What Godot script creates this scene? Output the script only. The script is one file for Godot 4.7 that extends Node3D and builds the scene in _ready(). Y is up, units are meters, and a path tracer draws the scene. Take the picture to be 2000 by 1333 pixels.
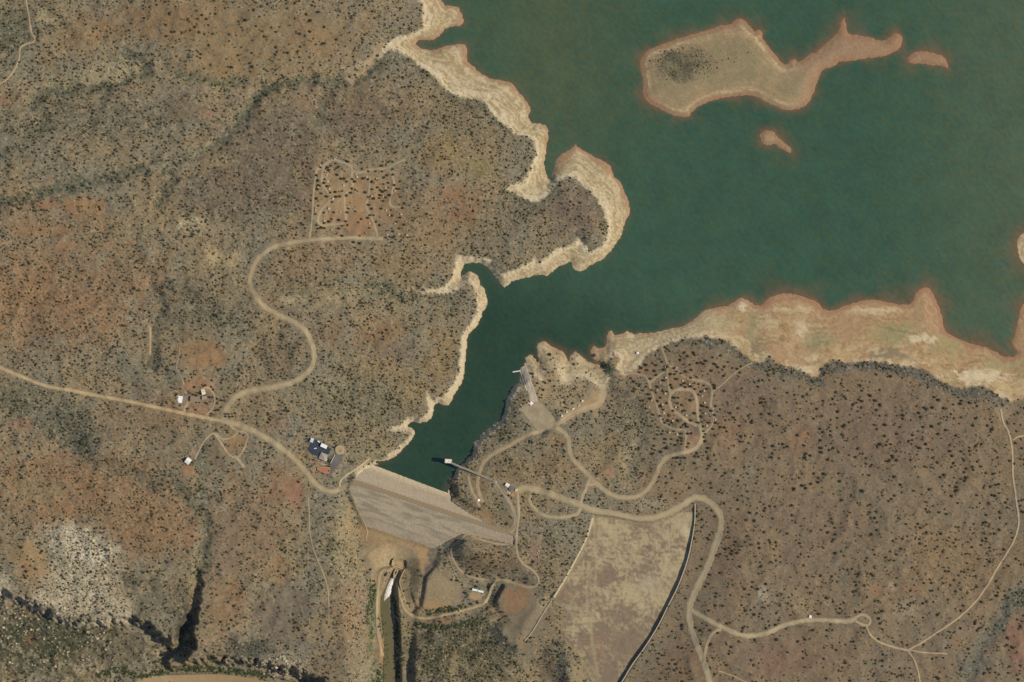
extends Node3D
# An earth dam, its intake tower and a half-empty reservoir in dry hills, seen from an aircraft.
# Plan coordinates (x to the east, z to the south) are metres; the root is shifted by (OX, OZ).
const OX := 1000.0
const OZ := 666.5
const ST := 2.5          # ground mesh step
const MARGIN := 100.0
const FX0 := -100.0
const FZ0 := -100.0
const NX := 881          # fine grid, x from -100 to 2100
const NZ := 615          # z from -100 to 1435
const CE := 5.0          # cell of the survey maps
const MX0 := -600.0
const MZ0 := -600.0
const MW := 640
const MH := 507
const KL := 1.0         # light on level ground: turns a seen tone into a base colour

var rng := RandomNumberGenerator.new()
var n_wide := FastNoiseLite.new()
var n_mid := FastNoiseLite.new()
var n_fine := FastNoiseLite.new()
var n_ridge := FastNoiseLite.new()
var n_warp := FastNoiseLite.new()
var dist_w := PackedFloat32Array()     # signed distance to the water line, land positive
var dist_r := PackedFloat32Array()     # signed distance to the old full-pool line, outside positive
var map_r := PackedFloat32Array()
var map_g := PackedFloat32Array()
var map_b := PackedFloat32Array()
var map_d := PackedFloat32Array()
var map_c := PackedFloat32Array()      # carving depth of gullies
var hgt := PackedFloat32Array()
var wet := PackedFloat32Array()
var rim := PackedFloat32Array()
var bare := PackedByteArray()
var pads := []
var lift := 0
var lanes := PackedVector2Array()
var tracks := [pts([1160,1012, 1162,1060, 1164,1110, 1160,1180, 1154,1215, 1157,1260, 1168,1320]), pts([1166,1170, 1130,1190, 1085,1180]), pts([1150,1120, 1145,1160, 1150,1200]), pts([1225,1022, 1262,1030, 1285,1045, 1300,1062]), pts([1100,1205, 1098,1240, 1120,1270, 1142,1295, 1166,1333])]
var beach_spots := [[1755, 652, 44, 22, 142, 134, 98], [1472, 640, 14, 34, 138, 130, 98], [1595, 662, 30, 20, 142, 134, 102], [1565, 640, 14, 22, 188, 170, 138], [1806, 662, 24, 10, 196, 182, 150], [1918, 736, 44, 16, 198, 184, 152], [1483, 684, 18, 14, 122, 108, 88], [1962, 712, 36, 10, 150, 140, 104], [1690, 606, 70, 7, 186, 168, 134], [1545, 606, 50, 6, 184, 166, 132], [1450, 592, 16, 12, 200, 188, 158], [1400, 628, 40, 12, 168, 156, 122], [1660, 640, 40, 22, 160, 132, 102], [1530, 690, 40, 16, 162, 134, 104], [1860, 680, 30, 14, 150, 138, 100], [1735, 690, 30, 12, 124, 114, 92], [1640, 690, 30, 12, 176, 150, 112], [1970, 760, 40, 14, 180, 160, 120], [1820, 600, 14, 30, 166, 134, 104], [1500, 630, 20, 16, 178, 160, 126]]
var shelters := PackedVector2Array()
var place_names := {}
var used := {}
var mats := {}

# ------------------------------------------------------------------ helpers
func pts(a: Array) -> PackedVector2Array:
	var p := PackedVector2Array()
	for i in range(0, a.size(), 2):
		p.append(Vector2(a[i], a[i + 1]))
	return p

func lin(r: float, g: float, b: float) -> Color:
	var c := Color(r / 255.0, g / 255.0, b / 255.0).srgb_to_linear()
	return Color(c.r / KL, c.g / KL, c.b / KL)

func numbered(called: String) -> String:
	if not used.has(called):
		used[called] = 0
		return called
	used[called] += 1
	return "%s_%03d" % [called, used[called]]

func tag(o: Node, label: String, category := "", group := "", kind := "") -> Node:
	o.set_meta("label", label)
	if category: o.set_meta("category", category)
	if group: o.set_meta("group", group)
	if kind: o.set_meta("kind", kind)
	return o

func thing(called: String, label: String, category: String, at: Vector3, turn := 0.0, group := "") -> Node3D:
	var o := Node3D.new()
	o.name = numbered(called)
	add_child(o)
	o.position = at - Vector3(OX, 0, OZ)
	o.rotation.y = turn
	tag(o, label, category, group)
	return o

func obj(called: String, m: Mesh, mat: Material, parent: Node = null) -> MeshInstance3D:
	var o := MeshInstance3D.new()
	o.mesh = m
	if mat: o.material_override = mat
	if parent == null:
		o.name = numbered(called)
		add_child(o)
	else:
		o.name = called
		parent.add_child(o, true)
	return o

func paint(r: float, g: float, b: float, rough := 0.85, metal := 0.0) -> StandardMaterial3D:
	var key := "%d %d %d %.2f %.2f" % [r, g, b, rough, metal]
	if not mats.has(key):
		var m := StandardMaterial3D.new()
		m.albedo_color = lin(r, g, b).linear_to_srgb()
		m.roughness = rough
		m.metallic = metal
		m.metallic_specular = 0.3
		mats[key] = m
	return mats[key]

func grain(r: float, g: float, b: float, seed_: int, scale_ := 0.12, rough := 0.95) -> StandardMaterial3D:
	var key := "grain %d %d %d %d" % [r, g, b, seed_]
	if not mats.has(key):
		var m := StandardMaterial3D.new()
		m.albedo_color = lin(r, g, b).linear_to_srgb()
		m.albedo_texture = speck(seed_ % 2)
		m.uv1_triplanar = true
		m.uv1_world_triplanar = true
		m.uv1_scale = Vector3.ONE * scale_
		m.roughness = rough
		m.metallic_specular = 0.25
		mats[key] = m
	return mats[key]

func speck(k: int) -> Texture2D:
	var key := "speck %d" % k
	if not mats.has(key):
		var n := FastNoiseLite.new()
		n.seed = 40 + k
		n.noise_type = FastNoiseLite.TYPE_SIMPLEX_SMOOTH
		n.frequency = 0.03 if k == 0 else 0.011
		n.fractal_octaves = 5
		n.fractal_gain = 0.62
		var t := NoiseTexture2D.new()
		t.width = 512
		t.height = 512
		t.seamless = true
		t.noise = n
		var ramp := Gradient.new()
		ramp.set_color(0, Color(0.84, 0.83, 0.82))
		ramp.set_color(1, Color(1, 1, 1))
		t.color_ramp = ramp
		mats[key] = t
	return mats[key]

func earth() -> StandardMaterial3D:
	if not mats.has("earth"):
		var m := StandardMaterial3D.new()
		m.vertex_color_use_as_albedo = true
		m.roughness = 0.95
		m.metallic_specular = 0.2
		mats["earth"] = m
	return mats["earth"]

func grid_mesh(v: PackedVector3Array, c: PackedColorArray, idx: PackedInt32Array, nrm := PackedVector3Array()) -> ArrayMesh:
	var a := []
	a.resize(Mesh.ARRAY_MAX)
	if nrm.is_empty():
		nrm.resize(v.size())
		for i in range(0, idx.size(), 3):
			var f := (v[idx[i + 2]] - v[idx[i]]).cross(v[idx[i + 1]] - v[idx[i]])
			for k in 3:
				nrm[idx[i + k]] += f
		for i in nrm.size():
			nrm[i] = nrm[i].normalized() if nrm[i].length_squared() > 0.0 else Vector3.UP
	a[Mesh.ARRAY_VERTEX] = v
	a[Mesh.ARRAY_NORMAL] = nrm
	if not c.is_empty():
		a[Mesh.ARRAY_COLOR] = c
	a[Mesh.ARRAY_INDEX] = idx
	var m := ArrayMesh.new()
	m.add_surface_from_arrays(Mesh.PRIMITIVE_TRIANGLES, a)
	return m

# one closed solid between a bottom and a top outline (convex or not), points in plan, given heights
func prism(poly: PackedVector2Array, y0: float, y1: float) -> ArrayMesh:
	var p := poly
	if not Geometry2D.is_polygon_clockwise(p):
		p = p.duplicate()
		p.reverse()
	var st := SurfaceTool.new()
	st.begin(Mesh.PRIMITIVE_TRIANGLES)
	st.set_smooth_group(-1)
	var tri := Geometry2D.triangulate_polygon(p)
	for i in range(0, tri.size(), 3):
		var q := [p[tri[i]], p[tri[i + 1]], p[tri[i + 2]]]
		if (q[1] - q[0]).cross(q[2] - q[0]) < 0:
			q = [q[0], q[2], q[1]]
		for k in 3:
			st.add_vertex(Vector3(q[k].x, y1, q[k].y))
		for k in [0, 2, 1]:
			st.add_vertex(Vector3(q[k].x, y0, q[k].y))
	for i in p.size():
		var a := p[i]
		var b := p[(i + 1) % p.size()]
		for v in [[a, y1], [b, y0], [b, y1], [a, y1], [a, y0], [b, y0]]:
			st.add_vertex(Vector3(v[0].x, v[1], v[0].y))
	st.generate_normals()
	return st.commit()

func box(st: SurfaceTool, c: Vector3, s: Vector3, turn := 0.0) -> void:
	var m := BoxMesh.new()
	m.size = s
	st.append_from(m, 0, Transform3D(Basis(Vector3.UP, turn), c))

func box_mesh(c: Vector3, s: Vector3) -> ArrayMesh:
	var st := SurfaceTool.new()
	st.begin(Mesh.PRIMITIVE_TRIANGLES)
	box(st, c, s)
	return st.commit()

func tube(st: SurfaceTool, a: Vector3, b: Vector3, r0: float, r1: float, sides := 6) -> void:
	var m := CylinderMesh.new()
	m.bottom_radius = r0
	m.top_radius = r1
	m.height = a.distance_to(b)
	m.radial_segments = sides
	m.rings = 1
	var y := (b - a).normalized()
	var x := y.cross(Vector3(0.3, 0.1, 0.95)).normalized()
	st.append_from(m, 0, Transform3D(Basis(x, y, x.cross(y)), (a + b) / 2.0))

func tube_mesh(a: Vector3, b: Vector3, r0: float, r1: float, sides := 6) -> ArrayMesh:
	var st := SurfaceTool.new()
	st.begin(Mesh.PRIMITIVE_TRIANGLES)
	tube(st, a, b, r0, r1, sides)
	return st.commit()

# ------------------------------------------------------------------ survey maps
func mask_of(poly: PackedVector2Array, into: PackedByteArray, value: int) -> void:
	for j in MH:
		var z := MZ0 + j * CE
		var cross := []
		for i in poly.size():
			var a := poly[i]
			var b := poly[(i + 1) % poly.size()]
			if (a.y <= z) != (b.y <= z):
				cross.append(a.x + (z - a.y) / (b.y - a.y) * (b.x - a.x))
		cross.sort()
		for k in range(0, cross.size() - 1, 2):
			var i0 := maxi(0, ceili((cross[k] - MX0) / CE))
			var i1 := mini(MW - 1, floori((cross[k + 1] - MX0) / CE))
			for i in range(i0, i1 + 1):
				into[j * MW + i] = value

func distance_map(rings: Array, inside: PackedByteArray) -> PackedFloat32Array:
	var d := PackedFloat32Array()
	d.resize(MW * MH)
	d.fill(9999.0)
	for poly in rings:
		for i in poly.size():
			var a: Vector2 = poly[i]
			var b: Vector2 = poly[(i + 1) % poly.size()]
			var i0 := maxi(0, floori((minf(a.x, b.x) - 11 - MX0) / CE))
			var i1 := mini(MW - 1, ceili((maxf(a.x, b.x) + 11 - MX0) / CE))
			var j0 := maxi(0, floori((minf(a.y, b.y) - 11 - MZ0) / CE))
			var j1 := mini(MH - 1, ceili((maxf(a.y, b.y) + 11 - MZ0) / CE))
			var ab := b - a
			var l2 := maxf(ab.length_squared(), 0.001)
			for j in range(j0, j1 + 1):
				for k in range(i0, i1 + 1):
					var p := Vector2(MX0 + k * CE, MZ0 + j * CE)
					var e := (p - a - ab * clampf((p - a).dot(ab) / l2, 0, 1)).length()
					if e < d[j * MW + k]:
						d[j * MW + k] = e
	var dg := CE * 1.4142
	for j in range(1, MH):
		for i in range(1, MW - 1):
			var q := j * MW + i
			d[q] = minf(d[q], minf(minf(d[q - 1] + CE, d[q - MW] + CE), minf(d[q - MW - 1] + dg, d[q - MW + 1] + dg)))
	for j in range(MH - 2, -1, -1):
		for i in range(MW - 2, 0, -1):
			var q := j * MW + i
			d[q] = minf(d[q], minf(minf(d[q + 1] + CE, d[q + MW] + CE), minf(d[q + MW + 1] + dg, d[q + MW - 1] + dg)))
	for q in d.size():
		if inside[q]: d[q] = -d[q]
	return d

func look(m: PackedFloat32Array, x: float, z: float) -> float:
	var u := clampf((x - MX0) / CE, 0, MW - 1.001)
	var v := clampf((z - MZ0) / CE, 0, MH - 1.001)
	var i := int(u)
	var j := int(v)
	var q := j * MW + i
	return lerpf(lerpf(m[q], m[q + 1], u - i), lerpf(m[q + MW], m[q + MW + 1], u - i), v - j)

func blend(q: int, c: Color, w: float, dens: float) -> void:
	map_r[q] = lerpf(map_r[q], c.r, w)
	map_g[q] = lerpf(map_g[q], c.g, w)
	map_b[q] = lerpf(map_b[q], c.b, w)
	if dens >= 0: map_d[q] = lerpf(map_d[q], dens, w)

# a patch of soil or rock: centre, half axes, turn in degrees, tone, strength, plant density
func patch(cx: float, cz: float, rx: float, rz: float, turn: float, r: float, g: float, b: float, w: float, dens := -1.0) -> void:
	var c := lin(r, g, b).lerp(lin(130, 113, 90), clampf((r - b - 46.0) / 60.0, 0, 0.42))
	var far := maxf(rx, rz) * 1.3
	var ca := cos(deg_to_rad(turn))
	var sa := sin(deg_to_rad(turn))
	for j in range(maxi(0, int((cz - far - MZ0) / CE)), mini(MH, int((cz + far - MZ0) / CE) + 1)):
		for i in range(maxi(0, int((cx - far - MX0) / CE)), mini(MW, int((cx + far - MX0) / CE) + 1)):
			var dx := MX0 + i * CE - cx
			var dz := MZ0 + j * CE - cz
			var e := sqrt(pow((dx * ca + dz * sa) / rx, 2) + pow((dz * ca - dx * sa) / rz, 2))
			e += 0.42 * n_mid.get_noise_2d(MX0 + i * CE, MZ0 + j * CE) + 0.25 * n_warp.get_noise_2d(MX0 + i * CE + 60, MZ0 + j * CE) + 0.35 * n_fine.get_noise_2d(MX0 + i * CE, MZ0 + j * CE)
			if e < 1.3:
				blend(j * MW + i, c, minf(1.0, w * 1.2) * (1.0 - smoothstep(0.4, 1.25, e)), dens)

# a gully, wash or brushy strip along a line
func strip(a: Array, half: float, r: float, g: float, b: float, w: float, dens: float, carve := 0.0, carve_half := 14.0) -> void:
	var p := pts(a)
	var c := lin(r, g, b)
	var reach := maxf(half * 1.4, carve_half * 2.2)
	var got := {}
	for s in p.size() - 1:
		var u := p[s]
		var ab := p[s + 1] - u
		for j in range(maxi(0, int((minf(u.y, u.y + ab.y) - reach - MZ0) / CE)), mini(MH, int((maxf(u.y, u.y + ab.y) + reach - MZ0) / CE) + 1)):
			for i in range(maxi(0, int((minf(u.x, u.x + ab.x) - reach - MX0) / CE)), mini(MW, int((maxf(u.x, u.x + ab.x) + reach - MX0) / CE) + 1)):
				var q := Vector2(MX0 + i * CE, MZ0 + j * CE)
				q += 6.0 * Vector2(n_warp.get_noise_2d(q.x, q.y), n_warp.get_noise_2d(q.x + 500, q.y))
				var e := (q - u - ab * clampf((q - u).dot(ab) / maxf(ab.length_squared(), 0.01), 0, 1)).length()
				var k := j * MW + i
				if e < reach and (not got.has(k) or e < got[k]):
					got[k] = e
	for k in got:
		var e: float = got[k]
		if w > 0: blend(k, c, w * (1.0 - smoothstep(half * 0.5, half * 1.35, e)) * clampf(1.0 + 0.9 * n_warp.get_noise_2d(MX0 + (k % MW) * CE * 1.3, MZ0 + (k / MW) * CE * 1.3), 0.45, 1.0), dens)
		if carve != 0.0: map_c[k] = maxf(map_c[k], carve * exp(-e * e / (carve_half * carve_half))) if carve > 0 else minf(map_c[k], carve * exp(-e * e / (carve_half * carve_half)))

# ------------------------------------------------------------------ ground
func signed(poly: PackedVector2Array, p: Vector2) -> float:
	var d := 1e12
	var inside := false
	var n := poly.size()
	var a := poly[n - 1]
	for i in n:
		var b := poly[i]
		var ab := b - a
		var ap := p - a
		d = minf(d, (ap - ab * clampf(ap.dot(ab) / maxf(ab.length_squared(), 0.001), 0, 1)).length_squared())
		if (a.y > p.y) != (b.y > p.y) and p.x < a.x + (p.y - a.y) / (b.y - a.y) * ab.x:
			inside = not inside
		a = b
	return -sqrt(d) if inside else sqrt(d)

func base_height(x: float, z: float, w: float, r: float) -> float:
	var land := 12.0 + 18.0 * (1.0 - exp(-maxf(r, 0) / 160.0)) + (7.0 * n_wide.get_noise_2d(x, z) + 3.0 * n_ridge.get_noise_2d(x, z)) * (1.0 - exp(-maxf(r, 0) / 50.0)) + 0.8 * n_mid.get_noise_2d(x, z) - look(map_c, x, z)
	if w <= 0.0:
		return maxf(-20.0, w * 0.22) - 0.02
	if r >= 0.0:
		return maxf(land, 1.0)
	if x > 1240.0 and z < 330.0 and x < 1900.0:
		return 9.0 * (1.0 - exp(-w / 30.0)) + 0.35 * n_mid.get_noise_2d(x, z) * minf(1.0, w / 10.0)
	var s := w / (w - r + 0.01)
	return 12.0 * pow(s, 0.85) + (0.9 * n_mid.get_noise_2d(x * 1.3, z * 1.3)) * minf(1.0, w / 12.0)

func press(poly: PackedVector2Array, out: float, target: Callable, ragged := 0.0) -> void:
	var lo := poly[0]
	var hi := poly[0]
	for p in poly:
		lo = lo.min(p)
		hi = hi.max(p)
	for j in range(maxi(0, int((lo.y - out - FZ0) / ST)), mini(NZ, int((hi.y + out - FZ0) / ST) + 2)):
		for i in range(maxi(0, int((lo.x - out - FX0) / ST)), mini(NX, int((hi.x + out - FX0) / ST) + 2)):
			var p := Vector2(FX0 + i * ST, FZ0 + j * ST)
			var d := signed(poly, p)
			if ragged > 0.0: d += ragged * (n_mid.get_noise_2d(p.x * 1.6, p.y * 1.6) + 0.5 * n_fine.get_noise_2d(p.x * 0.5, p.y * 0.5))
			if d < out:
				var t := 1.0 - smoothstep(0.0, out, d)
				var q := j * NX + i
				hgt[q] = lerpf(hgt[q], target.call(p.x, p.y), t)

func ground(x: float, z: float) -> float:
	var u := clampf((x - FX0) / ST, 0, NX - 1.001)
	var v := clampf((z - FZ0) / ST, 0, NZ - 1.001)
	var i := int(u)
	var j := int(v)
	var q := j * NX + i
	u -= i
	v -= j
	var a := hgt[q]
	var c := hgt[q + NX + 1]
	if u >= v:
		return a + (hgt[q + 1] - a) * u + (c - hgt[q + 1]) * v
	return a + (hgt[q + NX] - a) * v + (c - hgt[q + NX]) * u

func on(x: float, z: float, up := 0.0) -> Vector3:
	return Vector3(x, ground(x, z) + up, z)

func clear_line(p: PackedVector2Array, half: float) -> void:
	for s in p.size() - 1:
		var a := p[s]
		var ab := p[s + 1] - a
		for j in range(maxi(0, int((minf(a.y, a.y + ab.y) - half - FZ0) / ST)), mini(NZ, int((maxf(a.y, a.y + ab.y) + half - FZ0) / ST) + 2)):
			for i in range(maxi(0, int((minf(a.x, a.x + ab.x) - half - FX0) / ST)), mini(NX, int((maxf(a.x, a.x + ab.x) + half - FX0) / ST) + 2)):
				var q := Vector2(FX0 + i * ST, FZ0 + j * ST)
				if (q - a - ab * clampf((q - a).dot(ab) / maxf(ab.length_squared(), 0.01), 0, 1)).length() < half:
					bare[j * NX + i] = 1

func clear_area(poly: PackedVector2Array, out: float) -> void:
	var lo := poly[0]
	var hi := poly[0]
	for p in poly:
		lo = lo.min(p)
		hi = hi.max(p)
	for j in range(maxi(0, int((lo.y - out - FZ0) / ST)), mini(NZ, int((hi.y + out - FZ0) / ST) + 2)):
		for i in range(maxi(0, int((lo.x - out - FX0) / ST)), mini(NX, int((hi.x + out - FX0) / ST) + 2)):
			if signed(poly, Vector2(FX0 + i * ST, FZ0 + j * ST)) < out:
				bare[j * NX + i] = 1

func smooth_line(p: PackedVector2Array, step := 3.0) -> PackedVector2Array:
	var cv := Curve2D.new()
	for i in p.size():
		var t := (p[mini(i + 1, p.size() - 1)] - p[maxi(i - 1, 0)])
		var li := p[i].distance_to(p[maxi(i - 1, 0)])
		var lo := p[i].distance_to(p[mini(i + 1, p.size() - 1)])
		t = t.normalized()
		cv.add_point(p[i], -t * li * 0.33, t * lo * 0.33)
	var out := PackedVector2Array()
	var l := cv.get_baked_length()
	var n := maxi(2, int(l / step))
	for i in n + 1:
		out.append(cv.sample_baked(l * i / n, true))
	return out

# a road or track: a graded earth ribbon that follows the ground
func road(called: String, label: String, a: Array, width: float, r: float, g: float, b: float, w_end := -1.0, ragged := 0.2, fade := 0.0) -> void:
	var p := smooth_line(pts(a))
	var c := lin(r, g, b)
	clear_line(p, maxf(width, w_end) * 0.5 + 1.3)
	if width < 12.0: lanes.append_array(p)
	lift += 1
	var up := 0.32 + 0.013 * (lift % 40)
	var v := PackedVector3Array()
	var col := PackedColorArray()
	var idx := PackedInt32Array()
	var across := maxi(7, int(width / 1.6) + 2)
	for i in p.size():
		var t := (p[mini(i + 1, p.size() - 1)] - p[maxi(i - 1, 0)]).normalized()
		var nrm := Vector2(-t.y, t.x)
		var half := 0.5 * (lerpf(width, w_end, float(i) / p.size()) if w_end > 0 else width)
		var hl := half * (1.0 + ragged * 2.0 * n_fine.get_noise_2d(p[i].x * 0.5, p[i].y * 0.5))
		var hr := half * (1.0 + ragged * 2.0 * n_fine.get_noise_2d(p[i].x * 0.5 + 300, p[i].y * 0.5))
		for k in across:
			var f := -1.0 + 2.0 * k / (across - 1)
			var s := p[i] + nrm * (f * (hl if f < 0 else hr))
			var sink := 0.0
			if k == 0 or k == across - 1: sink = up + 0.25
			v.append(Vector3(s.x - OX, ground(s.x, s.y) + up - sink, s.y - OZ))
			var tone := 1.0 + 0.10 * n_fine.get_noise_2d(s.x, s.y) + 0.06 * n_mid.get_noise_2d(s.x * 2, s.y * 2) + 0.05 * cos(f * 6.0)
			if width > 4.0: tone *= 1.0 - 0.07 * exp(-pow((absf(f) - 0.42) / 0.16, 2)) + 0.05 * n_warp.get_noise_2d(s.x * 0.7, s.y * 0.7)
			var soil := Color(look(map_r, s.x, s.y), look(map_g, s.x, s.y), look(map_b, s.x, s.y))
			var dust := c.lerp(lin(158, 145, 118), 0.45 if ragged > 0.05 else 0.0)
			var w := clampf(fade + (0.75 * smoothstep(0.55, 1.0, absf(f)) + 0.25 * clampf(n_warp.get_noise_2d(s.x, s.y), 0, 1)) * (1.0 if ragged > 0.05 else 0.3), 0, 0.85)
			dust = dust.lerp(soil, w)
			col.append(Color(dust.r * tone, dust.g * tone, dust.b * tone))
	for i in p.size() - 1:
		for k in across - 1:
			var q := i * across + k
			idx.append_array([q, q + across, q + across + 1, q, q + across + 1, q + 1])
	var o := obj(called, grid_mesh(v, col, idx), earth())
	tag(o, label, "", "", "structure")

func plan_pad(called: String, label: String, a: Array, y: float, r: float, g: float, b: float, out := 8.0, mat: Material = null) -> void:
	pads.append([called, label, pts(a), y, r, g, b, out, mat])

# ------------------------------------------------------------------ outlines
func reservoir() -> PackedVector2Array:
	return pts([
		862,-1, 869,11, 882,11, 895,14, 902,27, 907,42, 900,49, 877,51, 867,57, 860,67, 847,77, 832,77, 815,78, 811,84, 817,92, 827,96, 842,98, 855,95, 867,90, 882,87, 900,85, 911,87, 912,105, 912,120, 920,126, 929,134, 940,144, 955,152, 975,156, 1000,162,
		1008,173, 1015,182, 1025,193, 1032,203, 1036,213, 1033,222, 1032,232, 1040,240, 1055,241, 1065,244, 1071,255, 1070,270, 1067,285, 1066,300, 1062,315, 1063,325, 1067,340, 1072,353, 1079,350, 1081,334, 1088,312, 1094,304, 1105,297, 1118,290, 1124,281, 1130,288, 1145,296, 1160,306, 1180,315, 1193,325,
		1198,345, 1213,357, 1219,372, 1228,395, 1231,412, 1229,422, 1222,430, 1215,455, 1208,468, 1195,487, 1180,503, 1165,512, 1150,520, 1142,527, 1132,531, 1122,527, 1118,515, 1113,510, 1105,517, 1090,520, 1080,530, 1070,538, 1058,536, 1045,538, 1020,543, 1000,549, 992,557, 985,561, 977,552, 970,543, 960,529, 952,520, 942,514, 925,512, 907,515, 902,522, 899,537, 900,545, 906,538, 915,533, 922,531, 930,537, 935,547, 937,555, 945,565, 950,580, 951,593, 947,603, 941,612, 936,625, 932,635,
		922,645, 912,655, 911,665, 910,685, 908,700, 906,720, 904,738, 900,748, 895,758, 887,770, 882,783, 875,790, 867,793, 860,789, 855,786, 848,788, 846,800, 844,810, 841,817, 832,824, 822,826, 810,824, 804,822, 800,827, 794,831, 800,837, 806,839, 809,846, 807,853, 802,860, 792,871, 782,882, 770,892, 760,899, 750,904, 734,911,
		740,918, 780,933, 820,948, 862,966, 868,966, 867,957, 869,950, 871,944, 875,938, 886,935, 889,928, 891,918, 899,912, 903,909, 909,905, 911,898, 916,895, 922,890, 925,880, 927,865, 935,860, 942,850, 957,838, 970,828, 980,822, 985,810, 987,795, 990,780, 995,770, 1001,760, 1008,753, 1015,750, 1016,740, 1016,730, 1017,722, 1021,719, 1028,717, 1030,714, 1027,708, 1027,700, 1031,694, 1039,694, 1045,703, 1053,712, 1054,704, 1050,690, 1049,678, 1051,670, 1059,667, 1067,669, 1077,676, 1090,684, 1100,686, 1105,695, 1108,708, 1111,706, 1114,698, 1119,690, 1125,688, 1132,692, 1142,702, 1152,709, 1165,712, 1176,716, 1180,713, 1170,706, 1160,700, 1155,690, 1155,685, 1159,677, 1165,680, 1172,682, 1185,679, 1186,670, 1186,662, 1189,648, 1195,647, 1200,655, 1207,655, 1217,653, 1225,647, 1234,652, 1240,655, 1250,651, 1265,652, 1282,650, 1300,646, 1317,642, 1335,638,
		1347,632, 1360,623, 1370,612, 1385,604, 1400,602, 1420,598, 1435,590, 1449,581, 1463,588, 1475,597, 1487,598, 1497,588, 1507,580, 1525,574, 1540,573, 1557,576, 1577,582, 1592,587, 1602,595, 1610,605, 1620,607, 1635,605, 1650,598, 1670,592, 1690,586, 1710,585, 1732,590, 1755,595, 1780,596, 1786,585, 1790,572, 1802,563, 1810,560, 1820,567, 1827,580, 1834,595, 1838,608, 1842,620, 1844,635, 1847,645, 1855,653, 1870,660, 1890,670, 1910,674, 1930,680, 1950,690, 1962,697, 1980,698, 1989,695, 1989,688, 1980,678, 1980,665, 1986,650, 1990,630, 1995,605, 2000,595, 2035,570, 2050,545, 2015,522, 1996,512, 1991,495, 1988,475, 1992,460, 2005,452, 2060,430, 2150,380, 2230,290, 2260,150, 2330,-100, 2400,-590, 640,-590, 690,-400, 740,-260, 800,-150, 780,-90, 830,-50])

func islands() -> Array:
	return [pts([1258,187, 1262,195, 1275,205, 1295,215, 1315,224, 1335,228, 1346,227, 1352,218, 1365,207, 1385,198, 1405,192, 1430,188, 1460,185, 1480,188, 1500,199, 1515,207, 1530,213, 1545,215, 1560,212, 1575,206, 1584,195, 1590,180, 1597,160, 1602,145, 1607,135, 1625,131, 1640,120, 1670,117, 1700,112, 1730,109, 1745,101, 1757,96, 1763,85, 1763,72, 1758,65, 1750,64, 1740,73, 1730,79, 1715,78, 1700,72, 1680,69, 1660,66, 1655,58, 1653,42, 1650,35, 1645,38, 1643,55, 1635,66, 1622,78, 1607,92, 1595,101, 1580,108, 1570,116, 1557,122, 1555,115, 1545,115, 1543,124, 1533,127, 1524,118, 1515,106, 1505,95, 1498,84, 1490,76, 1491,65, 1485,58, 1475,60, 1466,52, 1458,42, 1445,35, 1437,38, 1430,47, 1412,48, 1395,55, 1370,62, 1340,70, 1310,80, 1290,88, 1270,95, 1258,105, 1252,118, 1252,135, 1256,150, 1258,165, 1256,180]),
		pts([1774,115, 1778,108, 1790,101, 1810,99, 1825,104, 1840,107, 1848,113, 1852,125, 1856,135, 1850,132, 1840,127, 1820,127, 1800,122, 1785,124, 1776,121]),
		pts([1485,265, 1490,257, 1500,254, 1510,257, 1517,262, 1522,270, 1535,280, 1548,290, 1546,298, 1538,295, 1525,288, 1515,280, 1500,283, 1490,280])]

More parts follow.
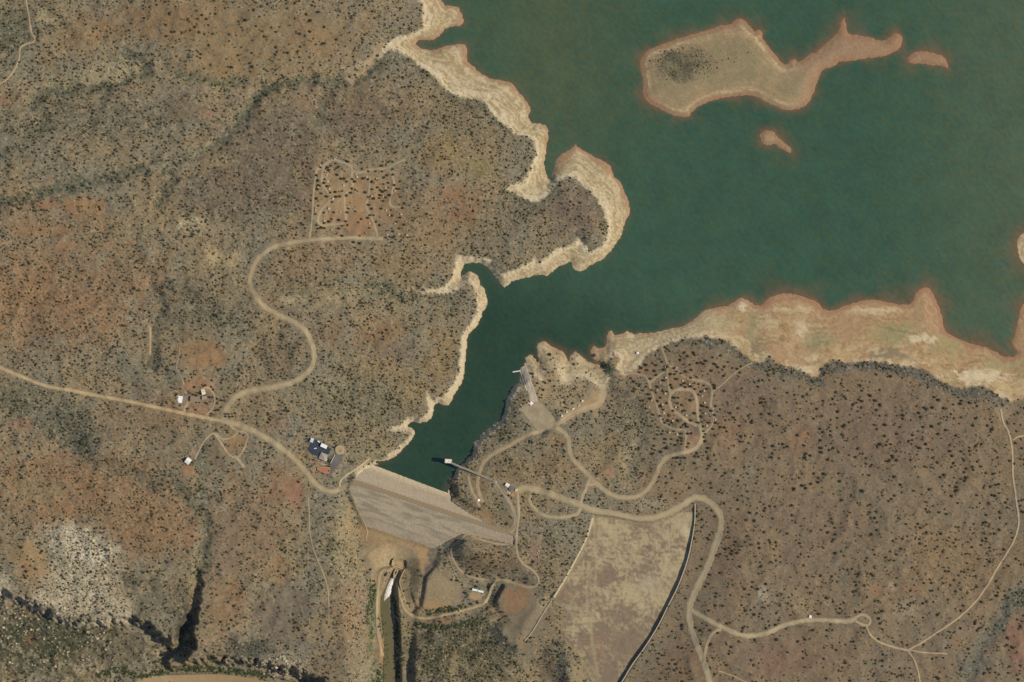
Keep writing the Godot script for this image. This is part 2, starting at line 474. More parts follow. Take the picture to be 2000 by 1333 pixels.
func full_pool() -> PackedVector2Array:
	return pts([
		815,-20, 815,0, 824,10, 826,30, 824,45, 828,52, 815,60, 795,68, 780,72, 765,76, 752,88, 738,108, 742,112, 757,97, 768,98, 785,105, 805,117, 820,130, 838,140, 850,152, 862,170, 880,182, 900,190, 925,193, 945,197, 955,210, 965,225, 975,235, 990,247, 1005,262, 1025,265, 1043,275, 1048,298, 1040,318, 1032,338, 1020,355, 1000,362, 985,366, 995,375, 1015,383, 1030,390, 1042,395, 1060,390, 1070,380, 1078,365, 1090,352, 1110,345, 1125,347, 1140,365, 1155,375, 1170,395, 1180,415, 1188,440, 1186,460, 1178,480, 1165,487, 1150,493, 1142,480, 1130,465, 1125,472, 1110,480, 1095,483, 1080,490, 1072,500, 1055,512, 1045,503, 1040,510, 1020,520, 1000,530, 985,537, 975,530, 967,520, 960,510, 945,504, 925,502, 905,503, 895,500, 890,510, 888,525, 880,545, 868,560, 830,566, 790,568, 830,573, 868,575, 885,572, 898,562, 903,556, 915,548, 925,562, 930,580, 932,595, 930,610, 922,630, 915,640,
		905,650, 900,668, 900,690, 898,710, 895,730, 888,748, 878,760, 868,775, 850,780, 838,770, 833,760, 835,785, 838,800, 833,812, 820,820, 805,815, 797,815, 785,830, 757,837, 765,843, 790,843, 803,846, 800,855, 785,868, 770,880, 755,893, 740,900, 722,907, 708,913, 695,925,
		701,940, 780,966, 860,993, 900,1006, 950,1023, 975,1030, 950,1016, 920,1001, 895,985, 880,973, 874,957, 880,944, 893,937, 898,922, 912,909, 920,900, 930,888, 933,875, 945,862, 962,845, 985,829, 992,810, 997,787, 1005,772, 1012,760, 1022,754, 1030,758, 1034,742, 1042,735, 1052,742, 1066,749, 1062,730, 1072,720, 1086,717, 1094,732, 1098,752, 1112,750, 1120,741, 1135,737, 1155,746, 1170,757, 1178,764, 1186,752, 1190,735, 1188,715, 1191,705, 1200,692, 1212,700, 1203,722, 1222,735, 1245,720, 1265,692, 1290,677, 1320,666, 1350,660, 1375,658, 1400,661, 1425,668, 1440,680, 1455,695, 1470,705, 1490,708, 1500,698, 1515,705, 1530,715, 1560,723, 1585,735, 1598,740, 1602,725, 1612,708, 1630,703, 1650,708, 1665,710, 1690,705, 1715,705, 1735,710, 1760,715, 1790,718, 1815,725, 1830,740, 1850,750, 1865,758, 1890,757, 1915,752, 1935,760, 1955,775, 1975,785, 2000,778, 2060,740, 2160,640, 2260,420, 2330,290, 2360,150, 2430,-100, 2500,-599, 560,-599, 640,-400, 690,-260, 740,-150, 730,-90, 790,-50])

func dam_outline() -> PackedVector2Array:
	return pts([690,940, 700,925, 715,912, 735,905, 800,920, 880,955, 884,978, 900,991, 922,1005, 950,1020, 978,1034, 1003,1046, 1008,1066, 985,1062, 950,1055, 905,1046, 885,1056, 862,1068, 845,1074, 815,1062, 780,1052, 740,1038, 713,1030, 702,1008, 688,972, 681,955])

func dam_uv(x: float, z: float) -> Vector2:
	return Vector2((x - 701) * 0.949 + (z - 944) * 0.316, (x - 701) * 0.316 - (z - 944) * 0.949)

func dam_height(x: float, z: float) -> float:
	var q := dam_uv(x, z)
	if q.y > 4.5:
		return 18.0 - (q.y - 4.5) * lerpf(0.47, 0.58, clampf(q.x / 180.0, 0, 1))
	if q.y < -4.5:
		return 18.0 + (q.y + 4.5) * 0.5
	return 18.0

func survey() -> void:
	for n in [[n_wide, 0.0045, 4, 3], [n_mid, 0.028, 3, 11], [n_fine, 0.16, 3, 23], [n_ridge, 0.011, 4, 5], [n_warp, 0.045, 2, 31]]:
		n[0].seed = n[3]
		n[0].noise_type = FastNoiseLite.TYPE_SIMPLEX_SMOOTH
		n[0].frequency = n[1]
		n[0].fractal_octaves = n[2]
	n_ridge.fractal_type = FastNoiseLite.FRACTAL_RIDGED
	var sea := reservoir()
	var isles := islands()
	var mask := PackedByteArray()
	mask.resize(MW * MH)
	mask_of(sea, mask, 1)
	for p in isles: mask_of(p, mask, 0)
	dist_w = distance_map([sea] + isles, mask)
	var full := full_pool()
	var mask2 := PackedByteArray()
	mask2.resize(MW * MH)
	mask_of(full, mask2, 1)
	dist_r = distance_map([full], mask2)
	for m in [map_r, map_g, map_b, map_d, map_c]:
		m.resize(MW * MH)
	var west_a := lin(122, 113, 95)
	var west_b := lin(136, 117, 90)
	var east_a := lin(119, 107, 88)
	var east_b := lin(125, 108, 86)
	for j in MH:
		for i in MW:
			var x := MX0 + i * CE
			var z := MZ0 + j * CE
			var n := clampf(0.5 + 1.1 * n_wide.get_noise_2d(x * 1.6 + 900, z * 1.6), 0, 1)
			var e := smoothstep(1120.0, 1400.0, x) * smoothstep(600.0, 720.0, z)
			var c := west_a.lerp(west_b, n).lerp(east_a.lerp(east_b, n), e)
			var q := j * MW + i
			map_r[q] = c.r
			map_g[q] = c.g * (1.0 + 0.05 * (1.0 - e))
			map_b[q] = c.b * (1.0 + 0.07 * (1.0 - e))
			map_d[q] = lerpf(0.72, 0.36, e)
	soils()

func soils() -> void:
	# broad tones, north-west hills
	patch(450, 60, 170, 75, 10, 130, 112, 84, 0.75, 0.32)
	patch(610, 70, 100, 50, 0, 131, 112, 84, 0.75, 0.28)
	patch(440, 125, 75, 40, 0, 133, 113, 81, 0.75, 0.25)
	patch(300, 40, 120, 50, 0, 125, 103, 77, 0.7, 0.42)
	patch(175, 60, 60, 35, 0, 130, 105, 76, 0.5, 0.4)
	patch(25, 70, 40, 60, 0, 98, 99, 82, 0.8, 1.0)
	patch(70, 30, 60, 40, 0, 112, 104, 84, 0.5, 0.9)
	patch(90, 35, 20, 16, 0, 160, 146, 116, 0.6, 0.6)
	patch(215, 145, 70, 26, -8, 152, 142, 112, 0.65, 0.8)
	patch(120, 160, 60, 22, -8, 146, 136, 106, 0.55, 0.8)
	patch(10, 197, 28, 15, 0, 140, 106, 82, 0.5, 0.3)
	patch(180, 235, 150, 55, 0, 110, 104, 86, 0.55, 0.95)
	patch(398, 222, 16, 18, 20, 146, 106, 78, 0.55, 0.15)
	patch(350, 215, 50, 30, 0, 112, 98, 80, 0.6, 0.5)
	patch(530, 310, 130, 120, 0, 112, 98, 82, 0.65, 0.6)
	patch(450, 380, 110, 60, 0, 110, 98, 83, 0.6, 0.7)
	patch(700, 215, 130, 55, 0, 112, 97, 81, 0.6, 0.6)
	patch(610, 195, 40, 25, 0, 134, 106, 82, 0.4, 0.35)
	patch(900, 250, 70, 50, 20, 122, 107, 82, 0.5, 0.75)
	patch(860, 300, 60, 40, 0, 134, 114, 78, 0.6, 0.55)
	patch(940, 325, 35, 25, 0, 126, 116, 80, 0.6, 0.45)
	patch(885, 385, 46, 24, 10, 142, 103, 79, 0.6, 0.35)
	patch(905, 415, 30, 30, 0, 132, 98, 76, 0.7, 0.35)
	patch(840, 440, 60, 60, 0, 132, 110, 80, 0.5, 0.45)
	patch(960, 440, 50, 60, 0, 122, 108, 84, 0.4, 0.65)
	patch(1030, 330, 20, 40, 0, 112, 104, 84, 0.5, 0.9)
	patch(1020, 410, 50, 35, 0, 108, 100, 84, 0.6, 0.95)
	patch(1120, 415, 60, 55, 0, 114, 100, 87, 0.8, 0.5)
	# west: red soil openings and pale rock
	patch(160, 402, 50, 16, 0, 150, 112, 72, 0.75, 0.3)
	patch(85, 400, 20, 12, 0, 148, 106, 76, 0.7, 0.2)
	patch(125, 481, 36, 11, -8, 150, 110, 78, 0.8, 0.05)
	patch(55, 452, 42, 10, 0, 150, 110, 76, 0.6, 0.3)
	patch(110, 455, 30, 12, 0, 152, 112, 72, 0.6, 0.3)
	patch(195, 430, 40, 20, 0, 134, 108, 78, 0.5, 0.6)
	patch(375, 440, 30, 22, 0, 172, 160, 126, 0.75, 0.85)
	patch(435, 508, 42, 18, 5, 164, 148, 110, 0.75, 0.4)
	patch(450, 540, 40, 25, 0, 138, 126, 100, 0.6, 0.8)
	patch(255, 610, 30, 45, -25, 152, 144, 120, 0.5, 0.85)
	patch(130, 555, 60, 14, 0, 144, 138, 118, 0.4, 0.7)
	patch(50, 570, 80, 50, 0, 132, 106, 78, 0.6, 0.65)
	patch(170, 600, 70, 35, 0, 136, 108, 78, 0.6, 0.6)
	patch(215, 640, 40, 20, 0, 146, 108, 76, 0.5, 0.5)
	patch(340, 600, 70, 60, 0, 106, 98, 82, 0.55, 0.75)
	patch(420, 590, 60, 70, 0, 118, 106, 84, 0.5, 0.9)
	patch(570, 560, 60, 50, 0, 118, 102, 82, 0.5, 0.55)
	patch(575, 585, 30, 12, 0, 172, 160, 130, 0.5, 0.5)
	patch(560, 690, 60, 50, 0, 114, 100, 82, 0.5, 0.75)
	patch(680, 575, 70, 20, 5, 168, 150, 116, 0.6, 0.7)
	patch(700, 565, 30, 10, 0, 176, 158, 122, 0.6, 0.3)
	patch(780, 580, 90, 30, 0, 140, 130, 104, 0.5, 0.95)
	patch(800, 520, 70, 35, 0, 136, 116, 84, 0.5, 0.6)
	patch(640, 650, 40, 40, 0, 126, 102, 78, 0.5, 0.4)
	patch(740, 655, 50, 30, -20, 138, 106, 76, 0.6, 0.35)
	patch(770, 690, 40, 30, 0, 114, 98, 84, 0.6, 0.4)
	patch(860, 700, 35, 60, 0, 138, 116, 80, 0.6, 0.55)
	patch(740, 720, 50, 25, 0, 138, 118, 84, 0.6, 0.6)
	patch(700, 780, 110, 70, 0, 118, 110, 86, 0.5, 1.0)
	patch(640, 745, 40, 20, 0, 150, 138, 110, 0.4, 0.8)
	patch(760, 800, 70, 40, 0, 110, 104, 84, 0.5, 0.95)
	patch(800, 765, 40, 40, 0, 132, 116, 86, 0.5, 0.8)
	patch(740, 880, 40, 18, -25, 146, 132, 98, 0.5, 0.75)
	for a in [[90, 580, 190, 120, 0.6], [260, 540, 90, 70, 0.35], [130, 950, 190, 90, 0.6], [300, 1010, 120, 80, 0.6], [60, 420, 120, 50, 0.4], [640, 500, 110, 50, 0.3], [480, 1010, 90, 70, 0.35], [860, 400, 90, 60, 0.3]]:
		patch(a[0], a[1], a[2], a[3], 0, 140, 106, 76, a[4])
	# campground on the hill
	patch(650, 390, 48, 68, 0, 150, 127, 96, 0.85, 0.06)
	patch(720, 390, 58, 72, 0, 148, 124, 94, 0.8, 0.06)
	patch(700, 435, 55, 26, 0, 147, 112, 82, 0.7, 0.04)
	patch(690, 400, 18, 12, 0, 148, 118, 80, 0.7, 0.0)
	patch(770, 410, 30, 50, 0, 134, 112, 86, 0.6, 0.15)
	patch(600, 380, 16, 70, 0, 116, 99, 80, 0.6, 0.55)
	# houses by the west road
	patch(398, 690, 55, 38, 0, 146, 110, 76, 0.75, 0.14)
	patch(400, 680, 20, 14, 0, 128, 106, 80, 0.6, 0.1)
	patch(385, 752, 35, 18, 0, 150, 112, 82, 0.75, 0.05)
	patch(385, 795, 30, 12, 0, 150, 114, 86, 0.7, 0.05)
	patch(368, 920, 9, 14, 8, 172, 132, 96, 0.95, 0.0)
	patch(377, 886, 6, 8, 0, 168, 122, 94, 0.9, 0.0)
	patch(458, 868, 22, 22, 0, 146, 116, 80, 0.7, 0.1)
	patch(420, 890, 30, 35, 0, 118, 102, 83, 0.7, 0.2)
	patch(395, 900, 18, 25, 0, 104, 102, 86, 0.6, 0.8)
	patch(455, 960, 10, 60, 0, 142, 112, 84, 0.4, 0.2)
	patch(575, 960, 24, 36, 0, 142, 101, 82, 0.75, 0.08)
	patch(540, 945, 30, 50, 0, 128, 102, 80, 0.6, 0.25)
	patch(545, 830, 25, 16, 0, 128, 100, 78, 0.6, 0.3)
	patch(300, 810, 110, 50, 0, 126, 102, 78, 0.5, 0.55)
	patch(330, 860, 40, 40, 0, 116, 104, 86, 0.5, 0.5)
	patch(130, 830, 70, 45, 30, 100, 98, 84, 0.75, 1.0)
	patch(45, 770, 60, 35, 0, 106, 102, 84, 0.6, 0.95)
	patch(160, 870, 40, 25, 20, 84, 86, 78, 0.6, 1.0)
	patch(40, 830, 30, 20, 0, 138, 104, 80, 0.6, 0.5)
	# south-west
	patch(140, 960, 120, 70, 0, 134, 106, 78, 0.6, 0.62)
	patch(250, 930, 80, 50, 0, 132, 106, 78, 0.5, 0.65)
	patch(80, 960, 60, 30, 0, 134, 120, 92, 0.5, 0.5)
	patch(55, 1090, 45, 40, 0, 150, 126, 90, 0.85, 0.25)
	patch(75, 1120, 40, 22, 0, 152, 120, 84, 0.7, 0.25)
	patch(290, 1040, 95, 55, 0, 132, 106, 78, 0.7, 0.6)
	patch(368, 1045, 22, 28, 0, 148, 112, 84, 0.55, 0.3)
	patch(160, 1070, 78, 40, 20, 190, 181, 156, 0.8, 0.8)
	patch(185, 1092, 38, 22, 20, 200, 190, 164, 0.85, 0.45)
	patch(165, 1135, 85, 48, 0, 178, 167, 140, 0.8, 0.95)
	patch(195, 1185, 80, 30, 0, 180, 168, 140, 0.8, 0.85)
	patch(115, 1180, 50, 20, 25, 192, 180, 152, 0.85, 0.7)
	patch(10, 1140, 25, 25, 0, 176, 166, 140, 0.7, 0.6)
	patch(70, 1255, 165, 64, 0, 74, 76, 60, 1.0, 0.85)
	patch(55, 1255, 12, 14, 0, 120, 96, 76, 0.7, 0.2)
	patch(230, 1275, 70, 40, 0, 104, 96, 78, 0.75, 0.6)
	patch(290, 1180, 40, 45, 0, 108, 102, 84, 0.7, 0.55)
	patch(260, 1135, 40, 20, 0, 104, 96, 82, 0.6, 0.7)
	patch(350, 1165, 28, 50, 15, 114, 104, 84, 0.6, 0.7)
	patch(356, 1225, 17, 62, 14, 74, 72, 64, 0.95, 0.5)
	patch(310, 1275, 12, 10, 0, 182, 166, 130, 0.8, 0.2)
	patch(440, 1080, 45, 80, 0, 120, 104, 86, 0.6, 0.3)
	patch(445, 1180, 50, 60, 0, 136, 110, 80, 0.7, 0.35)
	patch(510, 1050, 50, 70, 0, 124, 104, 84, 0.5, 0.35)
	patch(545, 1110, 30, 40, 0, 140, 112, 80, 0.6, 0.3)
	patch(555, 1200, 65, 60, 0, 110, 100, 86, 0.75, 0.28)
	patch(640, 1130, 14, 40, 10, 146, 126, 92, 0.5, 0.4)
	patch(660, 1100, 45, 70, 0, 124, 116, 92, 0.6, 1.0)
	patch(680, 1200, 40, 70, 0, 130, 108, 86, 0.6, 0.8)
	patch(620, 1230, 40, 30, 0, 136, 120, 88, 0.5, 0.4)
	patch(440, 1270, 70, 25, -15, 122, 106, 84, 0.6, 0.8)
	patch(490, 1265, 40, 28, 0, 84, 84, 76, 0.8, 1.0)
	patch(520, 1260, 30, 20, 0, 84, 84, 76, 0.6, 1.0)
	patch(560, 1305, 50, 26, 0, 150, 136, 112, 0.75, 0.45)
	patch(650, 1290, 45, 50, 0, 120, 103, 84, 0.6, 0.6)
	# below the dam
	patch(740, 1040, 50, 10, 18, 158, 116, 82, 0.85, 0.0)
	patch(800, 1063, 45, 9, 20, 158, 118, 84, 0.8, 0.0)
	patch(760, 1050, 55, 16, 12, 152, 134, 98, 0.8, 0.0)
	patch(755, 1063, 40, 7, 8, 156, 116, 84, 0.75, 0.0)
	patch(768, 1092, 64, 28, 0, 172, 152, 116, 1.0, 0.0)
	patch(825, 1090, 20, 30, -10, 168, 142, 102, 0.9, 0.0)
	patch(735, 1160, 12, 60, 0, 150, 130, 98, 0.9, 0.02)
	patch(805, 1140, 14, 60, -8, 112, 104, 84, 0.9, 0.25)
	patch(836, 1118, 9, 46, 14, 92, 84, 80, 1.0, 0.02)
	patch(808, 1130, 12, 44, -4, 106, 98, 78, 0.9, 0.3)
	patch(868, 1150, 42, 36, 20, 144, 128, 100, 0.95, 0.0)
	patch(840, 1185, 50, 14, -3, 154, 130, 94, 0.85, 0.0)
	patch(860, 1215, 55, 14, -12, 140, 112, 84, 0.7, 0.3)
	patch(745, 1270, 14, 26, 8, 148, 116, 88, 0.8, 0.03)
	patch(1010, 1178, 34, 36, -35, 158, 122, 88, 0.95, 0.0)
	patch(1000, 1185, 26, 18, -35, 160, 124, 94, 0.6, 0.0)
	patch(1040, 1215, 40, 40, 30, 118, 108, 90, 0.9, 0.05)
	patch(960, 1163, 12, 30, 30, 80, 80, 74, 0.9, 1.0)
	patch(900, 1285, 110, 75, 0, 92, 86, 68, 0.9, 1.15)
	patch(900, 1310, 30, 40, 0, 140, 126, 98, 0.5, 0.6)
	patch(975, 1245, 18, 50, -35, 66, 68, 66, 0.8, 1.0)
	patch(1010, 1250, 12, 60, -35, 124, 112, 90, 0.8, 0.1)
	patch(950, 1098, 70, 30, 0, 122, 102, 80, 0.6, 0.8)
	patch(1046, 1078, 8, 26, -12, 142, 114, 98, 0.8, 0.3)
	patch(1075, 1090, 25, 50, 0, 112, 100, 80, 0.5, 0.85)
	patch(1070, 1300, 40, 40, 0, 122, 106, 84, 0.6, 0.8)
	patch(1125, 1320, 25, 25, -30, 148, 132, 100, 0.7, 0.3)
	patch(1100, 1300, 11, 34, -12, 72, 78, 76, 0.9, 1.0)
	# between the dam and the east campground
	patch(905, 985, 22, 22, 30, 108, 100, 84, 0.7, 0.95)
	patch(935, 950, 16, 40, -10, 132, 112, 84, 0.7, 0.12)
	patch(950, 1010, 26, 10, 20, 138, 112, 82, 0.8, 0.05)
	patch(990, 1015, 16, 22, 0, 126, 112, 88, 0.8, 0.08)
	patch(965, 990, 20, 18, 0, 124, 112, 88, 0.5, 0.8)
	patch(1000, 920, 60, 25, 0, 126, 110, 82, 0.5, 0.75)
	patch(985, 845, 30, 30, 0, 104, 100, 82, 0.6, 1.0)
	patch(1075, 900, 40, 40, 0, 128, 108, 82, 0.5, 0.5)
	patch(1085, 860, 18, 14, 0, 142, 116, 76, 0.6, 0.3)
	patch(1110, 735, 50, 30, 0, 172, 152, 116, 0.55, 0.25)
	patch(1090, 775, 60, 30, 0, 150, 134, 104, 0.75, 0.85)
	patch(1065, 755, 16, 26, 0, 164, 142, 112, 0.6, 0.3)
	patch(1165, 780, 22, 30, 15, 164, 138, 102, 0.85, 0.05)
	patch(1130, 800, 40, 12, -35, 164, 138, 104, 0.85, 0.02)
	patch(1225, 705, 26, 26, -30, 162, 130, 100, 0.85, 0.05)
	patch(1235, 725, 40, 14, 0, 150, 116, 90, 0.75, 0.1)
	patch(1275, 675, 60, 10, -18, 160, 124, 92, 0.75, 0.05)
	patch(1205, 770, 16, 14, 0, 126, 100, 80, 0.6, 0.1)
	patch(1230, 830, 50, 60, 0, 118, 110, 90, 0.55, 0.95)
	patch(1195, 880, 30, 40, 0, 128, 112, 86, 0.5, 0.6)
	patch(1230, 900, 20, 60, 0, 146, 136, 112, 0.5, 0.85)
	patch(1215, 905, 8, 50, -8, 150, 132, 94, 0.6, 0.1)
	patch(1190, 925, 18, 14, 0, 140, 108, 84, 0.5, 0.2)
	patch(1270, 985, 40, 12, 0, 150, 142, 118, 0.5, 0.8)
	patch(1310, 812, 14, 9, 0, 148, 112, 90, 0.6, 0.0)
	patch(1345, 790, 18, 16, 0, 150, 122, 92, 0.7, 0.05)
	patch(1350, 860, 18, 24, 0, 144, 114, 88, 0.6, 0.1)
	patch(1318, 745, 16, 20, 0, 142, 120, 82, 0.6, 0.1)
	patch(1330, 770, 70, 60, 0, 128, 108, 84, 0.4, 0.16)
	patch(1345, 700, 60, 30, 0, 120, 104, 84, 0.5, 0.3)
	patch(1450, 780, 80, 60, 0, 114, 98, 84, 0.5, 0.36)
	patch(1420, 850, 40, 40, 0, 134, 106, 84, 0.5, 0.35)
	# east plain
	patch(1720, 850, 220, 90, 0, 116, 100, 84, 0.6, 0.32)
	patch(1560, 860, 30, 30, 0, 130, 102, 80, 0.5, 0.3)
	patch(1960, 800, 16, 30, 0, 152, 138, 110, 0.6, 0.2)
	patch(1960, 880, 40, 80, 0, 124, 106, 84, 0.5, 0.5)
	patch(1850, 1100, 110, 80, 0, 128, 108, 82, 0.5, 0.55)
	patch(1740, 1150, 60, 10, 0, 140, 106, 78, 0.5, 0.3)
	patch(1530, 1280, 100, 50, 0, 122, 101, 84, 0.6, 0.16)
	patch(1505, 1295, 34, 24, 0, 126, 99, 84, 0.4, 0.12)
	patch(1560, 1040, 120, 80, 0, 116, 100, 84, 0.5, 0.35)
	patch(1510, 1070, 20, 30, 0, 140, 122, 90, 0.4, 0.4)
	patch(1570, 1180, 60, 22, 0, 138, 122, 94, 0.45, 0.7)
	patch(1775, 1190, 25, 22, 0, 142, 130, 110, 0.5, 0.6)
	patch(1740, 1148, 6, 12, 0, 176, 160, 132, 0.6, 0.3)
	patch(1490, 1160, 16, 20, 0, 168, 156, 130, 0.6, 0.5)
	patch(1875, 1250, 12, 14, 0, 148, 118, 82, 0.6, 0.2)
	patch(1985, 1260, 22, 70, -10, 130, 97, 83, 0.6, 0.2)
	patch(1945, 1230, 50, 16, -45, 108, 104, 94, 0.7, 0.6)
	patch(1900, 1300, 50, 30, -30, 106, 102, 92, 0.7, 0.6)
	patch(1980, 1170, 30, 20, -30, 96, 98, 84, 0.7, 1.0)
	patch(1760, 1300, 60, 40, 0, 114, 102, 88, 0.5, 0.4)
	patch(1330, 1300, 60, 40, 0, 128, 104, 80, 0.5, 0.3)
	patch(1420, 1090, 25, 60, 0, 124, 102, 82, 0.5, 0.45)
	# island scrub
	patch(1336, 127, 74, 38, -10, 84, 83, 68, 1.0, 0.9)
	patch(1425, 102, 60, 30, -20, 116, 108, 84, 0.8, 0.2)
	patch(1440, 115, 25, 16, 0, 124, 118, 92, 0.6, 0.25)
	# gullies, washes and brushy strips
	strip([-200,430, -60,405, 0,398, 50,385, 110,368, 170,354, 250,338, 320,322, 380,300, 430,276, 468,240, 500,190, 530,168, 590,158, 650,160, 700,152, 730,128], 9, 84, 90, 76, 0.8, 1.0, 7.0)
	strip([320,325, 338,350, 322,380, 305,400], 8, 86, 90, 78, 0.8, 1.0, 4.0, 10)
	strip([60,205, 85,182, 130,178, 180,172, 225,168, 255,150, 290,138, 275,118, 250,108], 9, 82, 86, 74, 0.8, 1.0, 5.0, 11)
	strip([345,145, 380,152, 430,164, 470,158], 8, 88, 96, 76, 0.7, 1.0, 3.0, 10)
	strip([75,205, 85,240, 60,270, 20,290, 0,300], 10, 94, 96, 80, 0.6, 1.0, 3.0, 12)
	strip([300,332, 350,318, 390,298, 415,282], 5, 176, 164, 132, 0.5, 0.3)
	strip([640,180, 610,230, 640,250, 670,260], 12, 104, 102, 86, 0.5, 0.95, 3.0, 14)
	strip([735,110, 715,132, 700,150, 680,155], 6, 176, 150, 118, 0.8, 0.15)
	strip([752,90, 735,95, 720,115, 700,130, 665,135], 5, 168, 148, 118, 0.6, 0.3)
	strip([780,95, 810,120, 840,150, 870,180, 905,195, 945,205, 975,240, 1000,262], 10, 92, 94, 80, 0.7, 1.0)
	strip([985,372, 1020,388, 1045,402, 1070,390, 1090,360], 10, 92, 94, 80, 0.7, 1.0)
	strip([1130,350, 1160,382, 1178,420, 1184,450], 7, 92, 94, 80, 0.6, 1.0)
	strip([1128,458, 1135,475, 1150,490], 8, 80, 82, 76, 0.8, 1.0, 3.0, 9)
	strip([1125,475, 1095,487, 1075,500], 7, 92, 94, 80, 0.6, 1.0)
	strip([960,500, 975,522, 985,532, 1010,523], 8, 92, 94, 80, 0.6, 1.0)
	strip([540,560, 590,570, 640,565, 700,575, 740,560, 790,570, 850,568], 16, 112, 108, 86, 0.5, 1.0, 5.0, 16)
	strip([720,558, 760,560, 775,580], 10, 92, 94, 78, 0.7, 1.0)
	strip([800,568, 850,566, 880,560], 4, 176, 152, 118, 0.6, 0.1)
	strip([860,575, 885,585, 880,610], 10, 98, 98, 82, 0.6, 1.0)
	strip([300,560, 318,600, 300,640, 305,690, 300,720], 9, 84, 86, 76, 0.7, 1.0, 4.0, 11)
	strip([295,570, 310,560, 330,555], 6, 78, 80, 74, 0.7, 1.0)
	strip([360,560, 380,600, 440,620, 480,650], 14, 100, 98, 82, 0.5, 1.0, 3.0, 14)
	strip([30,800, 80,815, 130,840, 165,880, 175,900, 240,920, 300,950], 16, 88, 90, 78, 0.5, 1.0, 5.0, 18)
	strip([-100,780, 0,785, 40,800], 14, 96, 96, 80, 0.6, 1.0, 3.0, 16)
	strip([350,960, 370,985, 400,1010, 405,1050, 395,1110, 384,1120], 11, 96, 100, 84, 0.7, 0.95, 5.0, 13)
	strip([395,880, 392,930, 400,985], 10, 98, 100, 86, 0.6, 0.9)
	strip([330,930, 350,950, 420,975], 10, 100, 100, 86, 0.5, 1.0)
	strip([585,890, 610,980], 6, 120, 112, 90, 0.3, 0.5)
	strip([240,1135, 290,1140, 310,1165, 320,1190], 7, 84, 84, 74, 0.6, 0.8, 3.0, 9)
	strip([-60,1150, 0,1160, 22,1170, 55,1180, 70,1192, 100,1206, 130,1217, 165,1221, 215,1217, 248,1211, 252,1200], 5, 200, 188, 162, 0.85, 0.3)
	strip([0,1262, 40,1275, 90,1295, 125,1302, 170,1310, 230,1318], 5, 170, 158, 130, 0.6, 0.4)
	strip([60,1225, 150,1240, 230,1235], 9, 80, 82, 70, 0.6, 0.9)
	strip([400,1250, 460,1230, 480,1215], 4, 160, 134, 104, 0.5, 0.1)
	strip([605,1000, 610,1060, 640,1140], 8, 104, 104, 86, 0.4, 0.8)
	strip([640,1020, 660,1050, 680,1020, 685,990], 5, 156, 138, 102, 0.5, 0.2)
	strip([1380,662, 1430,672, 1462,704, 1490,714, 1530,724, 1570,734, 1600,748], 11, 86, 88, 82, 0.85, 1.0)
	strip([1600,745, 1605,720, 1640,716, 1700,714, 1740,718, 1800,732, 1850,757, 1890,766, 1940,772, 1960,785], 12, 84, 86, 82, 0.85, 1.0)
	strip([1310,668, 1345,668, 1385,670], 7, 92, 92, 84, 0.7, 0.8)
	strip([1190,735, 1196,760, 1215,770, 1240,790, 1262,830], 9, 94, 96, 84, 0.5, 1.0, 2.0, 10)
	strip([1175,715, 1192,722, 1196,740], 5, 60, 78, 62, 0.9, 1.0, 1.0, 8)
	strip([1260,840, 1240,880, 1225,930], 12, 108, 106, 90, 0.5, 1.0, 3.0, 12)
	strip([2010,1140, 1975,1175, 1940,1220, 1900,1290, 1890,1340], 14, 104, 104, 92, 0.55, 0.7, 4.0, 16)
	strip([1455,900, 1470,880, 1460,930], 5, 128, 120, 98, 0.4, 0.5)
	strip([725,1140, 728,1200, 722,1260, 735,1320, 740,1400], 6, 74, 92, 60, 0.8, 1.0)
	strip([1030,765, 1020,775, 1005,790, 995,820, 975,838], 9, 92, 92, 78, 0.6, 1.0)

# ------------------------------------------------------------------ set-up
func _ready() -> void:
	var cam := Camera3D.new()
	cam.name = "camera"
	add_child(cam)
	cam.position = Vector3(0, 12000 + 14, 0)
	cam.rotation = Vector3(-PI / 2, 0, 0)
	cam.fov = rad_to_deg(2.0 * atan(OZ / 12000.0))
	cam.near = 100.0
	cam.far = 40000.0
	cam.current = true
	var sky := ProceduralSkyMaterial.new()
	sky.sky_top_color = Color(0.40, 0.50, 0.66)
	sky.sky_horizon_color = Color(0.72, 0.75, 0.77)
	sky.sky_curve = 0.14
	sky.ground_bottom_color = Color(0.36, 0.32, 0.27)
	sky.ground_horizon_color = Color(0.66, 0.70, 0.74)
	sky.sky_energy_multiplier = 1.0
	var env := Environment.new()
	env.background_mode = Environment.BG_SKY
	env.sky = Sky.new()
	env.sky.sky_material = sky
	env.tonemap_mode = Environment.TONE_MAPPER_LINEAR
	env.tonemap_exposure = 0.98
	env.sdfgi_enabled = true
	env.ssao_enabled = true
	env.ssil_enabled = true
	var we := WorldEnvironment.new()
	we.name = "environment"
	we.environment = env
	add_child(we)
	var sun := DirectionalLight3D.new()
	sun.name = "sun"
	sun.light_energy = 1.45
	sun.light_color = Color(1.0, 0.955, 0.875)
	sun.light_angular_distance = 0.5
	sun.shadow_enabled = true
	add_child(sun)
	# from the east, a little south of it, about 44 degrees up: shadows fall to the west
	sun.look_at_from_position(Vector3.ZERO, Vector3(-0.72, -0.70, -0.07))

	rng.seed = 7
	var t0 := Time.get_ticks_msec()
	survey()
	plan_pads()
	shape_ground()
	print("ground shaped ", Time.get_ticks_msec() - t0)
	lay_ground()
	print("ground laid ", Time.get_ticks_msec() - t0)
	lay_water()
	lay_pads()
	lay_roads()
	print("roads ", Time.get_ticks_msec() - t0)
	build_dam()
	build_spillway()
	build_outlet()
	build_intake()
	build_compound()
	build_houses()
	build_shore()
	build_camps()
	print("built ", Time.get_ticks_msec() - t0)
	plant_trees()
	plant_scrub()
	scatter_rocks()
	print("done ", Time.get_ticks_msec() - t0)

